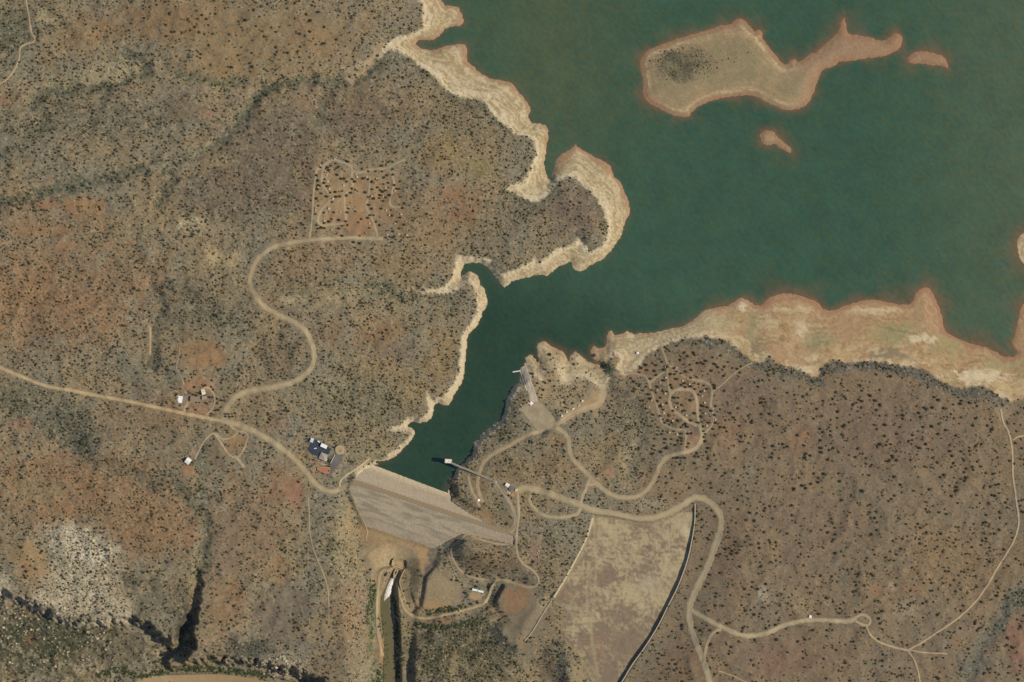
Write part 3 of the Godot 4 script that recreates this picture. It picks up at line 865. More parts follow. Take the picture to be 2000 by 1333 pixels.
func plan_pads() -> void:
	plan_pad("parking_lot", "wide tan gravel parking lot at the head of the boat ramp", [1012,801, 1024,791, 1036,784, 1050,783, 1058,789, 1065,797, 1079,811, 1084,821, 1077,833, 1067,838, 1061,843, 1056,848, 1050,842, 1044,834, 1032,819, 1021,805], 15.0, 158, 145, 118, 12)
	plan_pad("asphalt_yard", "dark blue-grey asphalt yard of the compound above the dam", [600,879, 606,866, 606,857, 613,856, 620,861, 628,865, 639,871, 646,877, 642,888, 628,884, 621,892, 609,888], 22.0, 62, 70, 78, 14)
	plan_pad("asphalt_drive", "grey asphalt drive leading down from the round pad of the compound", [655.6,888, 670,889, 664,904, 656.5,914, 649,925.5, 644.8,924.6, 646.6,906.6], 22.0, 112, 106, 102, 12)
	plan_pad("gravel_pad", "pale flat gravel pad in front of the two white trailers", [917,1160, 923,1158, 935,1159, 942,1163, 941,1172, 930,1174, 919,1172, 916,1166], -10.0, 160, 138, 104, 14)
	plan_pad("yard", "grey gravel yard around the house by the west road", [357,776, 372,774, 400,772, 408,778, 408,786, 400,792, 384,790, 370,787, 358,784], 24.0, 142, 124, 102, 12)

func shape_ground() -> void:
	hgt.resize(NX * NZ)
	wet.resize(NX * NZ)
	rim.resize(NX * NZ)
	bare.resize(NX * NZ)
	for j in NZ:
		var z := FZ0 + j * ST
		for i in NX:
			var x := FX0 + i * ST
			var jig := 2.4 * n_fine.get_noise_2d(x * 0.55, z * 0.55)
			var w := look(dist_w, x, z) + jig
			var r := look(dist_r, x, z) + jig + 3.0 * n_warp.get_noise_2d(x * 1.7, z * 1.7)
			var q := j * NX + i
			wet[q] = w
			rim[q] = r
			hgt[q] = base_height(x, z, w, r)
	# the valley below the dam
	press(pts([705,985, 712,1040, 700,1090, 720,1140, 720,1200, 728,1280, 735,1430, 1000,1430, 1075,1330, 1030,1250, 1000,1210, 1050,1165, 985,1140, 930,1135, 885,1110, 862,1080, 850,1060]), 55.0, func(x, z): return -14.0 + 7.0 * n_wide.get_noise_2d(x * 2, z * 2) + 3.0 * n_mid.get_noise_2d(x, z) - look(map_c, x, z))
	press(pts([870,1235, 950,1215, 985,1260, 1020,1330, 1000,1420, 820,1430, 810,1300]), 40.0, func(x, z): return -4.0 + 6.0 * n_mid.get_noise_2d(x * 0.7, z * 0.7))
	press(pts([700,1020, 780,1045, 838,1066, 850,1080, 836,1125, 828,1165, 806,1195, 797,1300, 795,1430, 735,1430, 733,1250, 728,1150, 735,1110, 705,1095]), 16.0, func(_x, _z): return -21.0)
	press(pts([835,1130, 850,1115, 880,1140, 905,1165, 895,1185, 850,1190, 827,1185]), 8.0, func(_x, _z): return -13.0)
	press(pts([962,1150, 985,1140, 1030,1150, 1048,1172, 1020,1195, 1000,1215, 980,1195]), 12.0, func(_x, _z): return -7.0)
	press(pts([953,1180, 958,1160, 968,1148, 980,1146, 972,1160, 962,1182]), 7.0, func(_x, _z): return -16.0)
	# round bowl above the stilling basin
	var bowl := Vector2(776, 1110)
	press(pts([712,1100, 720,1082, 740,1068, 765,1065, 795,1072, 815,1092, 822,1120, 818,1165, 800,1190, 785,1160, 776,1140, 790,1115, 766,1106, 745,1110, 730,1118]), 5.0, func(x, z): return -34.0 + 14.5 * smoothstep(6.0, 60.0, Vector2(x, z).distance_to(bowl) + maxf(0.0, (z - 1112.0)) * -0.25 + 4.0))
	press(pts([766,1096, 789,1098, 791,1113, 766,1106]), 2.5, func(_x, _z): return -36.0)
	# river channel
	press(pts([768,1116, 779,1119, 772,1145, 771,1165, 772,1195, 776,1230, 778,1300, 780,1434, 744,1434, 748,1300, 750,1250, 742,1200, 742,1170, 752,1150, 760,1130]), 6.0, func(x, z): return -37.0 + maxf(0.0, (x - lerpf(762.0, 768.0, (z - 1120.0) / 200.0)) * 0.28))
	press(pts([790,1114, 783,1126, 779,1140, 785,1158, 792,1178, 798,1192, 806,1200, 812,1190, 803,1165, 796,1140, 797,1122]), 2.5, func(_x, _z): return -24.0)
	# ground either side of the spillway, then its floor
	press(pts([1180,1030, 1340,1010, 1362,1000, 1364,1060, 1350,1110, 1325,1165, 1300,1215, 1270,1262, 1235,1310, 1200,1380, 1170,1334, 1130,1290, 1080,1240, 1040,1235, 1078,1165, 1100,1130, 1125,1090, 1145,1050]), 110.0, func(x, z): return 17.0 - (z - 1000.0) * 0.03)
	press(spill_floor(), 3.0, func(x, z): return 10.0 - (z - 1000.0) * 0.03 + 3.2 * (1.0 - smoothstep(1000.0, 1150.0, z)) + 1.3 * n_mid.get_noise_2d(x, z))
	press(pts([1080,1172, 1118,1200, 1098,1212, 1096,1246, 1060,1260, 1026,1254, 1052,1212]), 22.0, func(x, z): return 9.5 - (z - 1000.0) * 0.035 + 1.0 * n_mid.get_noise_2d(x, z))
	# the river canyon in the south-west corner
	press(pts([-400,1166, 0,1172, 22,1182, 55,1192, 70,1203, 98,1216, 130,1228, 168,1232, 216,1227, 250,1222, 285,1235, 335,1275, 350,1308, 420,1302, 500,1310, 560,1322, 620,1340, 700,1434, -400,1434]), 24.0, func(x, z): return -7.0 - smoothstep(1225.0, 1320.0, z) * 26.0 + 4.5 * n_mid.get_noise_2d(x, z) + 2.0 * n_fine.get_noise_2d(x * 0.5, z * 0.5), 9.0)
	press(pts([383,1117, 389,1135, 388,1160, 384,1180, 378,1205, 374,1235, 377,1262, 362,1280, 345,1305, 330,1300, 338,1270, 350,1240, 362,1205, 372,1178, 380,1155, 382,1135]), 9.0, func(x, z): return lerpf(18.0, -9.0, smoothstep(1125.0, 1290.0, z)) + 2.0 * n_mid.get_noise_2d(x, z), 7.0)
	press(pts([262,1345, 280,1328, 340,1321, 420,1318, 500,1320, 560,1335, 620,1360, 700,1434, 250,1434]), 5.0, func(_x, _z): return -41.0)
	press(pts([962,936, 975,938, 990,940, 1012,955, 1010,970, 992,972, 974,956]), 26.0, func(_x, _z): return 21.6)
	clear_area(spill_floor(), 3.0)
	for a in [[700,1010, 845,1066, 853,1084, 838,1128, 822,1100, 800,1092, 790,1116, 776,1140, 786,1180, 800,1200, 780,1205, 770,1150, 760,1112, 738,1120, 728,1290, 748,1300, 740,1180, 752,1130, 712,1105], [836,1128, 850,1086, 862,1120, 884,1146, 908,1168, 890,1188, 830,1190, 824,1170], [975,1150, 1000,1143, 1040,1155, 1048,1175, 1020,1200, 1002,1215, 982,1190], [1046,1180, 1066,1190, 1030,1248, 1000,1222]]:
		clear_area(pts(a), 2.0)
	for p in pads:
		var y: float = p[3]
		press(p[2], p[7], func(_x, _z): return y)
		clear_area(p[2], 1.0)
	# the dam's seat: ground kept under the fill, and meeting it at the edges
	var dam := dam_outline()
	for j in range(int((895 - FZ0) / ST), int((1085 - FZ0) / ST)):
		for i in range(int((670 - FX0) / ST), int((1020 - FX0) / ST)):
			var x := FX0 + i * ST
			var z := FZ0 + j * ST
			var d := signed(dam, Vector2(x, z))
			var q := j * NX + i
			if d < -2.5:
				hgt[q] = minf(hgt[q], dam_height(x, z) - 3.0)
			elif d < 16.0 and wet[q] > 0.0:
				var y := dam_height(x, z)
				hgt[q] = lerpf(maxf(y + 0.3, minf(hgt[q], y + 2.5)), hgt[q], smoothstep(0.0, 16.0, d))
			if d < 2.0: bare[q] = 1

func spill_floor() -> PackedVector2Array:
	return pts([1160,1008, 1200,1012, 1250,1022, 1290,1018, 1330,1000, 1357,990, 1355,1022, 1349,1060, 1341,1095, 1323,1145, 1303,1185, 1283,1225, 1258,1265, 1233,1300, 1213,1335, 1150,1434, 1140,1380, 1165,1335, 1135,1285, 1100,1247, 1099,1215, 1120,1203, 1084,1172, 1106,1137, 1131,1094, 1150,1052])

func seen(x: float, z: float, q: int, h: float) -> Color:
	var wx := x + 9.0 * n_warp.get_noise_2d(x, z)
	var wz := z + 9.0 * n_warp.get_noise_2d(x + 777, z)
	var c := Color(look(map_r, wx, wz), look(map_g, wx, wz), look(map_b, wx, wz))
	var w := wet[q]
	var r := rim[q]
	var nf := n_fine.get_noise_2d(x, z)
	var nm := n_mid.get_noise_2d(x, z)
	if w > -60.0 and r < 4.0 and z < 1085.0 and not (x > 876.0 and x < 1010.0 and z > 935.0):
		var east := smoothstep(1300.0, 1480.0, x) * smoothstep(520.0, 580.0, z)
		var isle := 1.0 if x > 1240.0 and z < 330.0 and x < 1900.0 else 0.0
		var up := clampf(w / (w - r + 0.01), 0, 1)
		var lay := n_fine.get_noise_2d(h * 7.0 + 3.0 * n_mid.get_noise_2d(x * 0.4, z * 0.4), (x + z) * 0.06) + 0.6 * n_fine.get_noise_2d(h * 15.0, (x - z) * 0.1)
		lay *= 2.2
		var pale := lin(152, 136, 102).lerp(lin(186, 170, 138), clampf(0.25 + 0.75 * absf(up - 0.35) * 1.6 + 0.55 * n_warp.get_noise_2d(x * 0.8, z * 0.8) + 0.7 * lay + 0.3 * nf, 0, 1))
		pale = pale.lerp(lin(182, 168, 138), 1.0 - smoothstep(9.0, 22.0, w - r))
		pale = pale.lerp(lin(200, 186, 154), smoothstep(0.62, 0.95, up) * clampf(0.55 + lay, 0, 0.9))
		var tan_ := lin(166, 142, 106).lerp(lin(150, 122, 90), clampf(0.5 + 0.8 * n_mid.get_noise_2d(x * 0.5, z * 0.7) + 1.3 * lay, 0, 1))
		tan_ = tan_.lerp(lin(186, 168, 134), clampf((n_warp.get_noise_2d(x * 0.6 + 90, z * 0.9) + 0.6 * lay - 0.25) * 2.6, 0, 0.8) * up)
		var olive := lin(150, 136, 98)
		var grn := clampf(1.6 * n_mid.get_noise_2d(x * 0.45 + 60, z * 0.6) - 0.1, 0, 0.7)
		tan_ = tan_.lerp(olive, grn)
		tan_ = tan_.lerp(lin(166, 134, 106), (1.0 - smoothstep(0.08, 0.36, up)) * clampf(0.25 + 0.8 * lay, 0, 0.6))
		tan_ = tan_.lerp(lin(196, 182, 150), smoothstep(0.7, 1.0, up) * clampf(1.3 * n_warp.get_noise_2d(x * 0.5, z * 0.5) + 0.5 * lay, 0, 0.75))
		if east > 0.2 or (x > 1300.0 and z > 520.0):
			for sp in beach_spots:
				var e := sqrt(pow((x - sp[0]) / sp[2], 2) + pow((z - sp[1]) / sp[3], 2)) + 0.8 * n_warp.get_noise_2d(x * 0.9, z * 0.9) + 0.35 * lay
				if e < 1.3:
					tan_ = tan_.lerp(lin(sp[4], sp[5], sp[6]), 0.8 * (1.0 - smoothstep(0.5, 1.3, e)))
		tan_ = tan_ * (1.0 - 0.3 * clampf(1.0 - absf(fposmod(h * 0.42 + 0.25 * n_mid.get_noise_2d(x * 0.3, z * 0.3), 1.0) - 0.5) * 9.0, 0, 1) * clampf(0.4 + 2.0 * n_mid.get_noise_2d(x * 0.25 + 70, z * 0.25), 0, 1))
		var gold := lin(158, 138, 104).lerp(lin(138, 122, 94), clampf(0.5 + 0.6 * nm + 0.7 * lay * (1.0 - smoothstep(16.0, 34.0, w)), 0, 1))
		gold = gold.lerp(lin(188, 172, 138), (smoothstep(7.0, 10.0, w) - smoothstep(11.0, 17.0, w)) * clampf(0.4 + lay, 0, 0.75))
		var isle_c := gold.lerp(lin(150, 124, 98), smoothstep(1530.0, 1600.0, x)).lerp(lin(132, 122, 94), smoothstep(18.0, 36.0, w) * clampf(0.7 + 1.2 * nm, 0.2, 1) * (1.0 - smoothstep(1560.0, 1610.0, x)))
		var beach := pale.lerp(tan_, east).lerp(isle_c, isle)
		# old water lines left on the slope
		var line := sin(h * lerpf(6.0, 9.0, isle) + 2.2 * n_mid.get_noise_2d(x * 0.5, z * 0.5)) * clampf(0.5 + 1.5 * n_warp.get_noise_2d(x * 0.4 + 9, z * 0.4), 0, 1)
		beach = beach * (1.0 + (0.04 + 0.07 * maxf(east, isle * (1.0 - smoothstep(12.0, 26.0, w)))) * line)
		# damp red mud along the water
		var red := lin(146, 112, 86)
		var open := maxf(maxf(east, isle), clampf((x - 1040.0) / 60.0, 0, 1) * (1.0 - smoothstep(380.0, 470.0, z)) + (1.0 - smoothstep(140.0, 330.0, z)) * 0.9 + smoothstep(1030.0, 1060.0, x) * smoothstep(640.0, 660.0, z) * 0.6)
		var band := maxf(0.6, lerpf(2.0, 9.0, clampf(open, 0, 1)) * (1.0 + 1.5 * n_mid.get_noise_2d(x * 0.6, z * 0.6 + 90) + 0.5 * nf))
		beach = beach.lerp(red, (1.0 - smoothstep(band * 0.4, band * 1.3, w)) * lerpf(0.2, 0.75, clampf(open, 0, 1)))
		var edge := 1.0 - smoothstep(-3.0, 3.5, r + 3.0 * nf)
		var own := 1.0 - 0.0
		if isle > 0.5:
			own = 1.0 - 0.9 * clampf(look(map_d, wx, wz) * 1.6 - 1.0, 0, 1)
			if absf(x - 1340.0) < 80.0 and absf(z - 127.0) < 46.0:
				own = clampf(0.15 + 0.6 * (pow((x - 1338.0) / 66.0, 2) + pow((z - 127.0) / 33.0, 2)) + 0.9 * nm + 0.5 * nf, 0.1, 1.0)
			elif absf(x - 1435.0) < 55.0 and absf(z - 105.0) < 32.0:
				own = clampf(0.5 + 0.5 * (pow((x - 1435.0) / 55.0, 2) + pow((z - 105.0) / 32.0, 2)) + 0.8 * nm + 0.4 * nf, 0.4, 1.0)
		elif x < 1250.0 and x > 1040.0 and z > 690.0:
			own = 0.8
		c = c.lerp(beach, edge * own)
		var a := 1.0 + 0.10 * nf
		c = Color(c.r * a, c.g * a, c.b * a)
	else:
		var dn := look(map_d, wx, wz)
		var a := 1.0 + (0.15 + 0.2 * dn) * nf + 0.12 * nm
		var hue := 0.10 * n_mid.get_noise_2d(x * 2.2 + 30, z * 2.2) + 0.06 * n_fine.get_noise_2d(x * 0.4, z * 0.4 + 80)
		c = Color(c.r * (a + hue), c.g * a, c.b * (a - hue))
		# low litter and cushion plants, then pale stone between the plants
		var low := clampf((n_fine.get_noise_2d(x * 1.2 + 150, z * 1.2) - 0.05) * 2.2, 0, 0.75) * (0.12 + 0.62 * dn)
		c = c.lerp(lin(84, 84, 64), low)
		var stone := clampf((n_fine.get_noise_2d(x * 0.9 + 400, z * 0.9) - 0.26) * 3.0, 0, 0.7) * dn
		var outcrop := smoothstep(0.22, 0.36, c.g)
		c = c.lerp(lin(166, 152, 122), stone * (1.0 - outcrop)).lerp(lin(206, 196, 170), stone * outcrop)
		c = c.lerp(lin(118, 106, 84), outcrop * clampf(2.6 * n_fine.get_noise_2d(x * 1.4 + 33, z * 1.4) + 0.12 + 1.2 * nm, 0, 0.85))
	var wn := rng.randf_range(-0.07, 0.07)
	return Color(c.r * (1 + wn), c.g * (1 + wn), c.b * (1 + wn * 0.9))

func spill_tone(x: float, z: float, c: Color, floor_poly: PackedVector2Array) -> Color:
	var d := signed(floor_poly, Vector2(x, z))
	if d > 2.0: return c
	var fx := x + 10.0 * n_fine.get_noise_2d(x * 0.35, z * 0.35)
	var fz := z + 10.0 * n_fine.get_noise_2d(x * 0.35 + 70, z * 0.35)
	var n0 := 0.7 * n_mid.get_noise_2d(fx * 0.8, fz * 0.8) + 0.6 * n_warp.get_noise_2d(fx * 2.2, fz * 2.2) + 0.55 * n_fine.get_noise_2d(x * 0.7, z * 0.7)
	n0 += 0.5 * n_fine.get_noise_2d(x * 0.9, z * 0.22 + 40) * clampf(0.5 + n_mid.get_noise_2d(x * 0.4, z * 0.4), 0, 1) + 0.4 * n_fine.get_noise_2d(x * 0.2, z * 0.8 + 90)
	var n1 := 0.5 * (smoothstep(-0.3, 0.3, n0) - 0.5) + 0.75 * n0
	var upper := clampf(0.5 + (x - 1220.0) / 200.0 + (1120.0 - z) / 300.0, 0, 1)
	var t := lin(124, 110, 92).lerp(lin(164, 150, 118), clampf(0.42 + 0.85 * n1 + 0.75 * (upper - 0.5) + 0.9 * n_mid.get_noise_2d(fx * 0.32 + 15, fz * 0.32), 0, 1))
	t = t.lerp(lin(146, 112, 92), 0.5 * clampf(0.7 - Vector2((x - 1170.0) / 18.0, (z - 1265.0) / 45.0).length() * 0.6, 0, 0.7))
	t = t.lerp(lin(142, 120, 96), 0.6 * clampf(0.8 - Vector2((x - 1110.0) / 30.0, (z - 1165.0) / 16.0).length() * 0.7, 0, 0.7))
	t = t.lerp(lin(178, 166, 136), clampf(1.2 - Vector2((x - 1340.0) / 9.0, (z - 1038.0) / 12.0).length(), 0, 0.8))
	t = t.lerp(lin(160, 148, 124), clampf(1.0 - Vector2((x - 1270.0) / 32.0, (z - 1140.0) / 24.0).length(), 0, 0.8))
	for k in tracks.size():
		var line: PackedVector2Array = tracks[k]
		for i in line.size() - 1:
			var ab := line[i + 1] - line[i]
			var e := (Vector2(x, z) - line[i] - ab * clampf((Vector2(x, z) - line[i]).dot(ab) / ab.length_squared(), 0, 1)).length()
			if e < 5.0:
				t = t.lerp(lin(158, 146, 112) if k < 3 else lin(112, 100, 82), (1.0 - smoothstep(1.0, 4.5, e)) * 0.5)
	var a := 1.0 + 0.13 * n_fine.get_noise_2d(x, z)
	return c.lerp(Color(t.r * a, t.g * a, t.b * a), 1.0 - smoothstep(-3.0, 2.0, d + 4.0 * n_fine.get_noise_2d(x, z)))

func lay_ground() -> void:
	var xs := PackedFloat32Array()
	var zs := PackedFloat32Array()
	var outer := [6000.0, 3800.0, 2500.0, 1700.0, 1150.0, 800.0, 560.0, 400.0, 290.0, 210.0, 150.0, 100.0, 60.0, 30.0, 12.0]
	for o in outer: xs.append(FX0 - o)
	for i in NX: xs.append(FX0 + i * ST)
	for k in range(outer.size() - 1, -1, -1): xs.append(FX0 + (NX - 1) * ST + outer[k])
	for o in outer: zs.append(FZ0 - o)
	for i in NZ: zs.append(FZ0 + i * ST)
	for k in range(outer.size() - 1, -1, -1): zs.append(FZ0 + (NZ - 1) * ST + outer[k])
	var w := xs.size()
	var h := zs.size()
	var off := outer.size()
	var floor_poly := spill_floor()
	var v := PackedVector3Array()
	var c := PackedColorArray()
	var nr := PackedVector3Array()
	v.resize(w * h)
	c.resize(w * h)
	nr.resize(w * h)
	for j in h:
		var z := zs[j]
		for i in w:
			var x := xs[i]
			var fi := i - off
			var fj := j - off
			var k := j * w + i
			if fi >= 0 and fj >= 0 and fi < NX and fj < NZ:
				var q := fj * NX + fi
				var y := hgt[q]
				v[k] = Vector3(x - OX, y, z - OZ)
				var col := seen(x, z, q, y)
				if x > 1075.0 and x < 1362.0 and z > 1000.0:
					col = spill_tone(x, z, col, floor_poly)
				c[k] = col
				if fi > 0 and fj > 0 and fi < NX - 1 and fj < NZ - 1:
					nr[k] = Vector3(hgt[q - 1] - hgt[q + 1], 2.0 * ST, hgt[q - NX] - hgt[q + NX]).normalized()
				else:
					nr[k] = Vector3.UP
			else:
				# beyond the survey: the same hills and the lake going on, from the nearest edge
				var ex := clampf(x, FX0, FX0 + (NX - 1) * ST)
				var ez := clampf(z, FZ0, FZ0 + (NZ - 1) * ST)
				var far := Vector2(x - ex, z - ez).length()
				var dw := look(dist_w, x, z)
				var dr := look(dist_r, x, z)
				var y: float = lerpf(ground(ex, ez), base_height(x, z, dw, dr), smoothstep(0.0, 150.0, far))
				v[k] = Vector3(x - OX, y, z - OZ)
				var a := 1.0 + 0.2 * n_wide.get_noise_2d(x * 2.0, z * 2.0)
				var t := lin(118, 102, 82) if dr > 0 else lin(168, 146, 110)
				c[k] = Color(t.r * a, t.g * a, t.b * a)
				nr[k] = Vector3.UP
	var idx := PackedInt32Array()
	idx.resize((w - 1) * (h - 1) * 6)
	var at := 0
	for j in h - 1:
		for i in w - 1:
			var q := j * w + i
			idx[at] = q
			idx[at + 1] = q + 1
			idx[at + 2] = q + w + 1
			idx[at + 3] = q
			idx[at + 4] = q + w + 1
			idx[at + 5] = q + w
			at += 6
	var m := earth().duplicate()
	m.albedo_texture = speck(0)
	m.uv1_triplanar = true
	m.uv1_world_triplanar = true
	m.uv1_scale = Vector3.ONE * 0.021
	m.albedo_color = Color(1.06, 1.06, 1.06)
	var o := obj("ground", grid_mesh(v, c, idx, nr), m)
	tag(o, "dry brown and reddish hills with pale bleached banks around the reservoir", "", "", "structure")

func lay_water() -> void:
	var step := 5.0
	var x0 := 680.0
	var z0 := -595.0
	var w := 350
	var h := 320
	var v := PackedVector3Array()
	var c := PackedColorArray()
	v.resize(w * h)
	c.resize(w * h)
	var d := PackedFloat32Array()
	d.resize(w * h)
	for j in h:
		for i in w:
			var x := x0 + i * step
			var z := z0 + j * step
			var q := j * w + i
			var e := look(dist_w, x, z)
			d[q] = e
			v[q] = Vector3(x - OX, 0.0, z - OZ)
			var nm := n_mid.get_noise_2d(x * 0.5, z * 0.5)
			# silt: clear and dark in the dam's arm, greener and browner outside
			var open := lin(56, 80, 59)
			var olive := lin(72, 84, 58)
			var deep := lin(42, 62, 44)
			var t := open.lerp(olive, clampf(1.0 - absf(x - 1080.0) / 260.0, 0, 1) * (1.0 - smoothstep(150.0, 480.0, z)))
			t = t.lerp(lin(76, 90, 66), smoothstep(1650.0, 2000.0, x) * 0.8)
			var arm := smoothstep(500.0, 720.0, z + (1180.0 - x) * 0.35) * (1.0 - smoothstep(1150.0, 1500.0, x))
			t = t.lerp(deep, arm)
			var gentle := clampf(smoothstep(1250.0, 1450.0, x) + (1.0 - smoothstep(120.0, 420.0, z)) * 0.55 + smoothstep(1030.0, 1070.0, x) * smoothstep(640.0, 670.0, z) * 0.5 + smoothstep(1080.0, 1200.0, x) * 0.35, 0.12, 1.0)
			var reach := lerpf(2.0, 8.0 + 4.0 * smoothstep(1400.0, 1500.0, x) * smoothstep(450.0, 520.0, z), gentle) * maxf(0.15, 1.0 + 1.5 * n_mid.get_noise_2d(x * 0.5 + 33, z * 0.5))
			var mud := exp(minf(e, 0.0) / reach) if e > -120 else 0.0
			t = t.lerp(lin(112, 84, 60), clampf(mud * 0.85, 0, 1) * clampf(gentle + 0.1, 0, 1))
			var a := 1.0 + 0.12 * nm + 0.12 * n_fine.get_noise_2d(x * 0.8, z * 0.8) + rng.randf_range(-0.08, 0.08)
			var hue := 0.25 * n_fine.get_noise_2d(x * 0.45 + 200, z * 0.45) + 0.08 * n_mid.get_noise_2d(x * 0.8, z * 0.8 + 40)
			c[q] = Color(t.r * (a + hue), t.g * a, t.b * (a - hue))
	var idx := PackedInt32Array()
	for j in h - 1:
		for i in w - 1:
			var q := j * w + i
			if minf(minf(d[q], d[q + 1]), minf(d[q + w], d[q + w + 1])) < 7.0:
				idx.append_array([q, q + 1, q + w + 1, q, q + w + 1, q + w])
	var m := StandardMaterial3D.new()
	m.vertex_color_use_as_albedo = true
	m.roughness = 0.12
	m.metallic_specular = 0.5
	m.normal_enabled = true
	var nn := FastNoiseLite.new()
	nn.seed = 9
	nn.frequency = 0.02
	nn.fractal_octaves = 3
	var nt := NoiseTexture2D.new()
	nt.width = 512
	nt.height = 512
	nt.seamless = true
	nt.as_normal_map = true
	nt.bump_strength = 3.0
	nt.noise = nn
	m.normal_texture = nt
	m.normal_scale = 0.15
	m.uv1_triplanar = true
	m.uv1_world_triplanar = true
	m.uv1_scale = Vector3.ONE * 0.02
	mats["water"] = m
	var o := obj("reservoir_water", grid_mesh(v, c, idx), m)
	tag(o, "green still water of the reservoir, browner along the shores", "", "", "structure")
	# the river below the outlet, and the bend of river in the south-west corner
	var river := smooth_line(pts([766,1122, 759,1142, 752,1165, 747,1190, 752,1215, 758,1240, 759,1275, 760,1310, 761,1345, 762,1434]), 4.0)
	ribbon_water("river_water", "narrow olive-brown river running south from the outlet channel", river, 15.0, -35.2, Color(92, 88, 58), Color(110, 98, 66))
	ribbon_water("river_bend_water", "sandy brown river bend at the bottom left edge", smooth_line(pts([230,1356, 290,1342, 350,1339, 430,1338, 520,1352, 600,1380, 690,1434]), 5.0), 21.0, -38.2, Color(160, 138, 102), Color(128, 108, 76))

func ribbon_water(called: String, label: String, p: PackedVector2Array, width: float, y: float, a: Color, b: Color) -> void:
	var v := PackedVector3Array()
	var c := PackedColorArray()
	var idx := PackedInt32Array()
	for i in p.size():
		var t := (p[mini(i + 1, p.size() - 1)] - p[maxi(i - 1, 0)]).normalized()
		for k in 5:
			var s := p[i] + Vector2(-t.y, t.x) * width * (k / 4.0 - 0.5) * 1.6
			v.append(Vector3(s.x - OX, y, s.y - OZ))
			var f := float(i) / p.size()
			var u := lin(lerpf(a.r, b.r, f), lerpf(a.g, b.g, f), lerpf(a.b, b.b, f))
			var n := 1.0 + 0.12 * n_mid.get_noise_2d(s.x * 2, s.y * 2)
			c.append(Color(u.r * n, u.g * n, u.b * n))
	for i in p.size() - 1:
		for k in 4:
			var q := i * 5 + k
			idx.append_array([q, q + 5, q + 6, q, q + 6, q + 1])
	tag(obj(called, grid_mesh(v, c, idx), mats["water"]), label, "", "", "structure")

func lay_pads() -> void:
	for p in pads:
		var poly: PackedVector2Array = p[2]
		var q := PackedVector2Array()
		for u in poly: q.append(u - Vector2(OX, OZ))
		var m := grain(p[4], p[5], p[6], 3, 0.008)
		tag(obj(p[0], prism(q, p[3] - 1.0, p[3] + 0.25), m), p[1], "", "", "structure")

